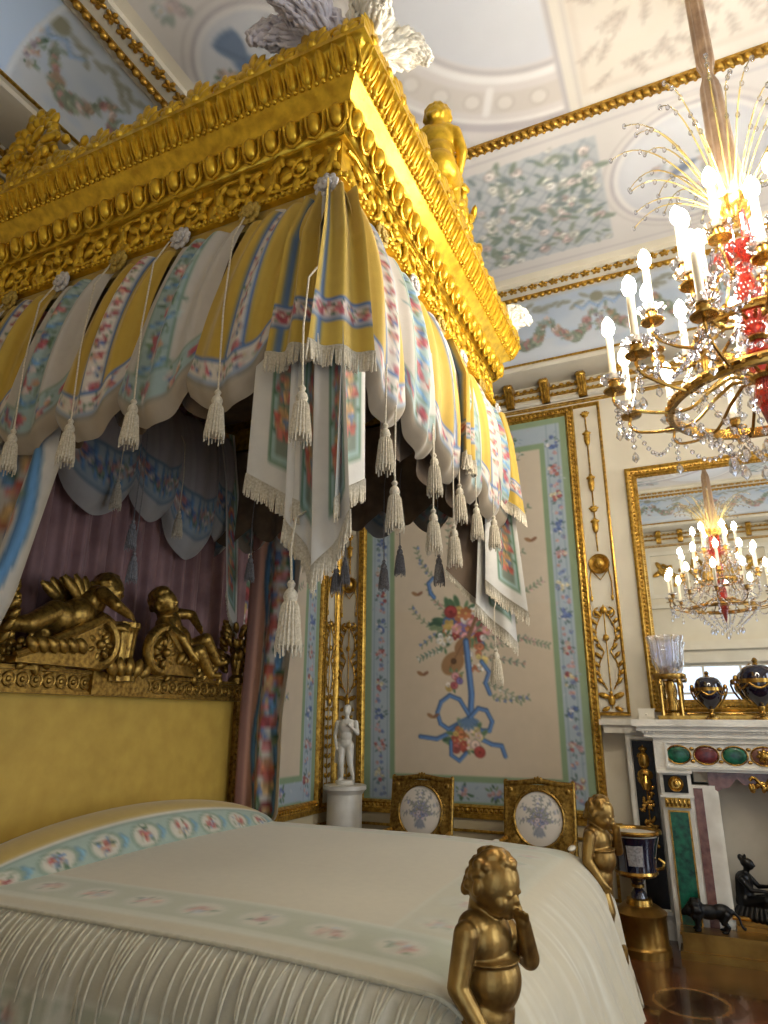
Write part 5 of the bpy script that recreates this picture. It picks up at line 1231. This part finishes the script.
# ------------------------------------------------------------------ mirror over the mantel
mr = thing('mantel_mirror', 'large gilt framed mirror above the fireplace reflecting the chandelier', 'mirror', (MX, 6.28, 1.66))
MW, MH = 1.54, 2.2; Mm = frame_M((MX, 6.3, 1.66 + MH / 2), (1, 0, 0), (0, 0, 1), (0, -1, 0))
g2, nt, b, out = new_mat('mirror_silvering'); b.inputs['Metallic'].default_value = 1; b.inputs['Roughness'].default_value = .015
nz = noise_node(nt, 2.0); rp = nt.nodes.new('ShaderNodeValToRGB'); rp.color_ramp.elements[0].color = (.80, .82, .82, 1); rp.color_ramp.elements[1].color = (.86, .88, .88, 1); nt.links.new(nz.outputs[0], rp.inputs[0]); nt.links.new(rp.outputs[0], b.inputs['Base Color'])
m = MB(); m.add(box(-MW / 2 + .08, MW / 2 - .08, -.02, -.012, -MH / 2 + .06, MH / 2 - .08), Mm); m.obj('mirror_glass', g2, mr, 30)
m = MB(); m.add(ring_frame(MW, MH, [(0, 0), (0, .05), (.02, .06), (.035, .045), (.06, .045), (.075, .055), (.09, .03), (.1, .02)]), Mm); beads_rect(m, MW, MH, .048, .05, .014, .036, Mm); beads_rect(m, MW, MH, .09, .032, .009, .022, Mm); m.obj('frame', GOLD, mr, 50)
m = MB(); m.add(box(-.79, -.69, -.05, 0, -.58, -.565), Mm); m.obj('corner_ledge', GOLD, mr) if False else None

# ------------------------------------------------------------------ objects on the mantel
ZS = 1.6
CRY = new_mat('cut_crystal'); nt = CRY[1]; CRYM = CRY[0]
nt.nodes.remove(CRY[2]); gb = nt.nodes.new('ShaderNodeBsdfGlass'); gb.inputs['IOR'].default_value = 1.5; gb.inputs['Roughness'].default_value = .03; gb.inputs['Color'].default_value = (.93, .94, 1, 1)
trn = nt.nodes.new('ShaderNodeBsdfTransparent'); trn.inputs['Color'].default_value = (.96, .96, .98, 1); mx = nt.nodes.new('ShaderNodeMixShader'); nzz = noise_node(nt, 60); 
mrg = nt.nodes.new('ShaderNodeMapRange'); mrg.inputs['To Min'].default_value = .25; mrg.inputs['To Max'].default_value = .65; nt.links.new(nzz.outputs[0], mrg.inputs['Value']); nt.links.new(mrg.outputs[0], mx.inputs[0])
nt.links.new(gb.outputs[0], mx.inputs[1]); nt.links.new(trn.outputs[0], mx.inputs[2]); nt.links.new(mx.outputs[0], CRY[3].inputs[0])
cx, cy = -.2, 6.02
cd = thing('crystal_vase_stand', 'cut crystal goblet on a gilt tripod stand at the end of the mantel', 'vase', (cx, cy, ZS))
m = MB(); m.box(cx - .11, cx + .11, cy - .1, cy + .1, ZS, ZS + .03); m.add(lathe([(0, .03), (.09, .03), (.09, .05), (.06, .06), (0, .06)], 24), MT(cx, cy, ZS)); m.add(lathe([(.05, .31), (.12, .31), (.13, .33), (.13, .35), (.11, .36), (0, .36)], 28), MT(cx, cy, ZS))
for k in range(4):
    t = k * PI / 2 + .785; m.add(tube([(cx + .1 * math.cos(t), cy + .1 * math.sin(t), ZS + z) for z in (.03, .12, .2, .31)], [.016, .013, .015, .018], 8)); m.add(ell((cx + .105 * math.cos(t), cy + .105 * math.sin(t), ZS + .28), (.02, .02, .028)))
m.add(lathe([(0, .06), (.045, .07), (.05, .12), (.03, .18), (.04, .24), (.03, .3), (0, .31)], 20), MT(cx, cy, ZS)); m.obj('tripod', BRONZE, cd)
m = MB(); V, F = lathe([(0, .36), (.06, .36), (.09, .39), (.115, .46), (.12, .54), (.125, .6), (.14, .64), (.145, .66), (.125, .645), (.11, .6), (.105, .5), (.07, .41), (0, .4)], 48, .035, 16); m.add((V, F), MT(cx, cy, ZS)); m.obj('crystal_bowl', CRYM, cd)
ob = MB(); ob.box(-.46, -.34, 5.98, 6.08, ZS, ZS + .075); ob.box(-.465, -.335, 5.975, 6.085, ZS + .075, ZS + .085); ob.add(ell((-.4, 5.978, ZS + .04), (.008, .004, .008))); o = ob.obj('small_casket', WHITE); tag(o, 'small plain white box beside the crystal goblet on the mantel', 'box')
tr_ = MB(); tr_.box(.0 - .1, 1.1, 6.12, 6.24, ZS, ZS + .05); tr_.add(tube([(-.1, 6.115, ZS + .045), (1.1, 6.115, ZS + .045)], .012, 8)); o = tr_.obj('gilt_plinth', BRONZE); tag(o, 'long low gilt strip lying along the foot of the mirror', 'plinth')
def blue_vase(x, y, s, z, label):
    t = thing('cobalt_vase', label, 'vase', (x, y, z)); M = MT(x, y, z, 0, s)
    m = MB(); m.add(lathe([(.0, .085), (.02, .085), (.035, .1), (.085, .15), (.108, .2), (.112, .25), (.105, .3), (.085, .335), (.05, .355), (0, .36)], 32), M); m.obj('body', COBALT, t)
    m = MB(); m.add(lathe([(0, 0), (.055, 0), (.055, .015), (.045, .02), (.02, .04), (.016, .06), (.024, .075), (.022, .088), (0, .09)], 24), M); m.add(lathe([(.104, .232), (.118, .236), (.118, .262), (.104, .266)], 32), M)
    m.add(lathe([(.0, .355), (.02, .358), (.012, .37), (.02, .385), (.01, .4), (0, .405)], 14), M)
    for k in range(6):
        a = k * PI / 3; m.add(tube([(.118 * math.cos(a + q * PI / 3), .118 * math.sin(a + q * PI / 3), .236 - .035 * math.sin(q * PI)) for q in np.linspace(0, 1, 9)], .006, 5), M)
    for sg in (-1, 1):
        m.add(tube([(sg * .112, 0, .25), (sg * .135, 0, .275), (sg * .145, 0, .25), (sg * .13, 0, .2), (sg * .1, 0, .15), (sg * .06, 0, .1)], .008, 6), M); m.add(ell((sg * .13, 0, .27), (.018, .016, .022)), M)
    m.obj('gilt_mount', BRONZE, t)
blue_vase(.08, 6.0, .92, ZS, 'smaller dark blue egg shaped vase with gilt mounts on the mantel')
blue_vase(.43, 5.98, 1.15, ZS, 'larger dark blue egg shaped vase with gilt mounts at the middle of the mantel')

# ------------------------------------------------------------------ large blue urn on gilt pedestal
ux, uy = -.575, 5.76
ur = thing('cobalt_urn', 'large dark blue campana urn with gilt rims on a bronze drum before the fireplace', 'urn', (ux, uy, .31)); M = MT(ux, uy, .31, 0, 1.24)
m = MB(); m.add(lathe([(0, .1), (.03, .1), (.035, .12), (.05, .14), (.1, .16), (.118, .17), (.118, .2), (.122, .26), (.132, .32), (.148, .37), (0, .37)], 40), M); m.add(lathe([(.028, .035), (.05, .03), (.045, .055), (.026, .08), (.0, .1)], 28), M); m.obj('body', COBALT, ur)
m = MB(); m.add(lathe([(.14, .375), (.165, .385), (.168, .395), (.16, .405), (.148, .4), (.14, .38)], 40), M); m.add(lathe([(.06, .142), (.11, .152), (.125, .168), (.12, .182), (.1, .175), (.06, .16)], 36), M); m.add(lathe([(0, 0), (.075, 0), (.07, .03), (.05, .036), (0, .036)], 28), M); m.add(lathe([(.02, .085), (.036, .09), (.036, .105), (.02, .108)], 24), M)
for sg in (-1, 1): m.add(tube([(sg * .115, 0, .19), (sg * .15, 0, .2), (sg * .16, 0, .23), (sg * .13, 0, .25)], .01, 6), M)
m.obj('gilt_mount', BRONZE, ur)
m = MB(); m.add(lathe([(.14, .385), (.13, .36), (.0, .34)], 36), M); m.obj('white_lining', WHITE, ur)
m = MB(); a = np.linspace(-.34, .34, 12) - PI / 2 + .1; P = np.array([[((.1235 + .012 * (z - .24) / .06) * math.cos(t), (.1235 + .012 * (z - .24) / .06) * math.sin(t), z) for t in a] for z in np.linspace(.21, .33, 6)]); m.add(gridP(P), M); m.obj('silver_plaque', mat('grey_painted_plaque', S(176, 172, 168), S(120, 116, 114), 60, .4), ur)
dr = MB(); dr.add(lathe([(0, 0), (.19, 0), (.19, .05), (.18, .06), (.176, .07), (.174, .24), (.182, .25), (.184, .265), (.14, .295), (.115, .31), (0, .31)], 44), MT(ux, uy, 0)); o = dr.obj('urn_pedestal', BRASSP); tag(o, 'polished gilt bronze drum standing on the floor under the blue urn', 'pedestal')

# ------------------------------------------------------------------ chandelier
HX_, HY = .44, 3.1
ch = thing('chandelier', 'gilt and crystal chandelier with lit candles and ruby glass stem', 'chandelier', (HX_, HY, 2.75))
def LP(x, y, z): return np.array((HX_ + x, HY + y, z))
RIB = mat('tan_silk_chain_cover', S(186, 152, 116), S(150, 116, 84), 14, .65, 0, (60, .3, .006), .3)
m = MB(); V, F = lathe([(0, 4.0), (.085, 4.0), (.08, 4.12), (.06, 4.3), (.055, 4.45), (.048, 4.75), (.026, 4.83), (.028, 4.86), (.042, 4.92), (.042, 5.1), (.04, 5.45), (0, 5.45)], 48, .1, 9); m.add((V, F), MT(HX_, HY, 0)); m.obj('chain_cover', RIB, ch, 60)
RUBY = mat('ruby_glass', S(206, 60, 44), S(160, 34, 28), 10, .06, 0, None, 0, None, .55, .5)
m = MB()
m.add(lathe([(0, 3.735), (.05, 3.72), (.11, 3.73), (.12, 3.715), (.09, 3.67), (.045, 3.64), (.025, 3.6), (.03, 3.57), (.055, 3.53), (.06, 3.5), (.045, 3.46), (.02, 3.43), (.0, 3.43)], 28), MT(HX_, HY, 0))
m.add(lathe([(0, 3.4), (.04, 3.4), (.06, 3.36), (.05, 3.3), (.03, 3.26), (.055, 3.2), (.06, 3.12), (.035, 3.05), (.045, 3.0), (.05, 2.95), (.03, 2.88), (.012, 2.8), (0, 2.77)], 28), MT(HX_, HY, 0))
for k in range(4): t = k * PI / 2 + .5; m.add(tube([LP(.055 * math.cos(t), .055 * math.sin(t), z) for z in (3.72, 3.82, 3.93)], [.02, .017, .014], 8))
m.obj('ruby_stem', RUBY, ch)
m = MB(); m.add(lathe([(0, 3.9), (.05, 3.9), (.08, 3.93), (.095, 3.97), (.1, 4.0), (.085, 4.01), (.05, 3.99), (0, 3.98)], 28, .06, 14), MT(HX_, HY, 0)); m.add(lathe([(0, 3.745), (.06, 3.74), (.055, 3.76), (0, 3.765)], 20), MT(HX_, HY, 0))
m.obj('gilt_crown', BRONZE, ch)
for z, r in ((3.42, .05), (3.25, .045), (3.06, .05)):
    m = MB(); m.add(lathe([(0, z - .015), (r, z - .015), (r + .012, z), (r, z + .015), (0, z + .015)], 24), MT(HX_, HY, 0)); m.obj('gilt_collar', BRONZE, ch)

def hoop(R, z, r, h):
    m = MB(); m.add(annulus([(R - .012, z - h), (R + .01, z - h), (R + .016, z - h * .4), (R + .008, z), (R + .016, z + h * .4), (R + .01, z + h), (R - .012, z + h)], 72), MT(HX_, HY, 0))
    for k in range(int(R * 110)): t = k * 2 * PI / int(R * 110); m.add(ell(LP((R + .014) * math.cos(t), (R + .014) * math.sin(t), z), (.012, .012, .014), 6, 4))
    m.obj('gilt_hoop', BRONZE, ch)
hoop(.4, 2.96, .012, .024); hoop(.24, 3.3, .01, .02)
CAND = mat('ivory_candle_tube', S(240, 230, 206), S(228, 214, 186), 30, .45, 0, None)
BULB = mat('lit_bulb', S(255, 236, 196), S(255, 230, 190), 5, .3, 0, None, 0, ((1.0, .92, .77), 160.0))
def candle_obj(Lc):
    m = MB(); m.add(lathe([(0, .055), (.017, .055), (.0165, Lc), (.006, Lc + .004), (0, Lc + .004)], 16)); c = local_obj(m, 'candle', CAND, ch)
    m = MB(); m.add(lathe([(0, Lc), (.012, Lc + .004), (.026, Lc + .022), (.031, Lc + .045), (.026, Lc + .075), (.012, Lc + .1), (0, Lc + .115)], 16)); local_obj(m, 'bulb', BULB, c)
    m = MB(); m.add(lathe([(0, 0), (.02, 0), (.05, .004), (.054, .01), (.02, .016), (.02, .03), (.026, .04), (.026, .062), (.018, .062), (0, .058)], 20)); local_obj(m, 'candle_cup', BRONZE, c)
    m = MB(); V, F = lathe([(.03, .05), (.05, .055), (.06, .07), (.062, .075), (.048, .066), (.03, .06), (.03, .05)], 24, .07, 12); m.add((V, F)); local_obj(m, 'glass_saucer', CRYM, c)
    return c
first_c = [True]
cA = candle_obj(.3)
def put_candle(x, y, z):
    c = cA
    if first_c[0]: first_c[0] = False
    else: c = dup_part(cA, ch, (0, 0, 0))
    c.location = (x, y, z - 2.75)
def strand(name, pts, r=.012, dropr=None):
    m = MB()
    for i, p in enumerate(pts): m.add(lathe([(0, -r * 1.2), (r * .8, -r * .5), (r, 0), (r * .8, r * .5), (0, r * 1.2)], 6), MT(*p))
    m.add(tube(pts, .0022, 4))
    if dropr:
        p = pts[-1]; m.add(lathe([(0, -dropr * 4.2), (dropr, -dropr * 3), (dropr * .8, -dropr * 1.8), (0, -dropr * .6)], 6), MT(p[0], p[1], p[2] - r))
    return m.obj(name, CRYM, ch, 20)
TIERS = [(.63, 3.08, 12, .13), (.45, 3.36, 10, .35), (.25, 3.66, 6, .1)]
for R, z, n, ph in TIERS:
    for k in range(n):
        t = ph + k * 2 * PI / n; c, s_ = math.cos(t), math.sin(t); r0 = min(.22, R * .45)
        m = MB(); q = [(r0, -.05), (r0 + (R - r0) * .25, -.14), (r0 + (R - r0) * .6, -.13), (R - .02, -.09), (R + .015, -.04), (R, .0)]
        tt = np.linspace(0, 5, 22); rr_ = np.interp(tt, range(6), [a for a, _ in q]); zz_ = np.interp(tt, range(6), [b for _, b in q])
        for _ in range(2): rr_[1:-1] = (rr_[:-2] + rr_[1:-1] * 2 + rr_[2:]) / 4; zz_[1:-1] = (zz_[:-2] + zz_[1:-1] * 2 + zz_[2:]) / 4
        m.add(tube([LP(a * c, a * s_, z + b) for a, b in zip(rr_, zz_)], .008, 6)); m.add(tube([LP(.03 * c, .03 * s_, z - .02), LP(r0 * .6 * c, r0 * .6 * s_, z + .0), LP(r0 * c, r0 * s_, z - .05)], .009, 6))
        m.add(ell(LP(R * .62 * c, R * .62 * s_, z - .13), (.018, .018, .018), 8, 5)); m.obj('arm', BRONZE, ch)
        put_candle(R * c, R * s_, z)
        # drop under the cup, and a swag to the neighbour
        strand('crystal_drop', [LP(R * c, R * s_, z - .06 - i * .034) for i in range(4)], .014, .018)
        t2 = ph + (k + 1) * 2 * PI / n
        pts = [LP(R * ((1 - w) * c + w * math.cos(t2)), R * ((1 - w) * s_ + w * math.sin(t2)), z - .03 - .14 * math.sin(w * PI)) for w in np.linspace(.06, .94, 11)]
        strand('crystal_swag', pts, .0125, None)
for k in range(12):     # chains up to the crown and the basket below
    t = k * PI / 6 + .2; c, s_ = math.cos(t), math.sin(t)
    strand('crystal_chain', [LP((.1 + .3 * w) * c, (.1 + .3 * w) * s_, 3.86 - .78 * w - .16 * math.sin(w * PI)) for w in np.linspace(0, 1, 22)], .011)
    strand('crystal_drop', [LP((.4 - .22 * w ** 1.5) * c, (.4 - .22 * w ** 1.5) * s_, 3.0 - .26 * w) for w in np.linspace(0, 1, 9)], .016, .022)
    strand('crystal_drop', [LP(.26 * c, .26 * s_, 3.3 - .035 * i) for i in range(4)], .012, .02)
strand('crystal_drop', [LP(0, 0, 2.76 - .03 * i) for i in range(3)], .016, .03)
SPRAY = mat('gilt_glass_spray', S(226, 204, 138), S(196, 170, 96), 30, .2, .4)
for k in range(34):
    t = k * 2.4; L = rnd.uniform(.28, .5); h = rnd.uniform(.2, .45); w = np.linspace(0, 1, 14); m = MB()
    q = [LP((.05 + L * a) * math.cos(t), (.05 + L * a) * math.sin(t), 3.99 + h * math.sin(a * 2.0) * 1.1) for a in w]
    m.add(tube(q, np.linspace(.005, .0025, 14), 5)); sp_ = m.obj('glass_spray', SPRAY, ch)
    d = MB(); d.add(tube(q[4:], .0036, 4))
    for i in (6, 9, 11, 13): d.add(ell(q[i] + np.array([0, 0, -.012 if i < 13 else .0]), (.011, .011, .016), 7, 5))
    d.obj('crystal_bud', CRYM, sp_)

# ------------------------------------------------------------------ light
W = bpy.data.worlds.new('daylight'); SC.world = W; W.use_nodes = True; nt = W.node_tree; bg = nt.nodes['Background']
bg.inputs[0].default_value = (.62, .78, 1.0, 1); bg.inputs[1].default_value = 1.6
def area(name, loc, rot, sx, sy, p, col):
    l = bpy.data.lights.new(name, 'AREA'); l.shape = 'RECTANGLE'; l.size = sx; l.size_y = sy; l.energy = p; l.color = col
    o = bpy.data.objects.new(name, l); COL.objects.link(o); o.location = loc; o.rotation_euler = rot; return o
for y in (1.25, 4.45): area('window_daylight', (XR + .3, y, 2.5), (0, PI / 2, 0), 3.6, 1.3, 110, (.8, .89, 1.0))
area('door_daylight', (.42, YF - .3, 1.9), (PI / 2, 0, 0), 1.6, 2.6, 8, (.86, .92, 1.0))

# ------------------------------------------------------------------ camera
cam = bpy.data.cameras.new('camera'); cam.sensor_fit = 'VERTICAL'; cam.sensor_height = 24.0; cam.lens = 24.0 * 660 / 1024; cam.clip_start = .02
co_ = bpy.data.objects.new('camera', cam); COL.objects.link(co_); SC.camera = co_
yaw, pit, rol = math.radians(24.7175), math.radians(17.3615), math.radians(.2354)
co_.matrix_world = Matrix.Translation((0, 0, 1.6)) @ Matrix.Rotation(yaw, 4, 'Z') @ Matrix.Rotation(PI / 2 + pit, 4, 'X') @ Matrix.Rotation(rol, 4, 'Z')
SC.view_settings.view_transform = 'Standard'; SC.view_settings.exposure = 0.0
SC.cycles.max_bounces = 10; SC.cycles.transparent_max_bounces = 24; SC.cycles.sample_clamp_indirect = 6.0; SC.cycles.caustics_reflective = False; SC.cycles.caustics_refractive = False
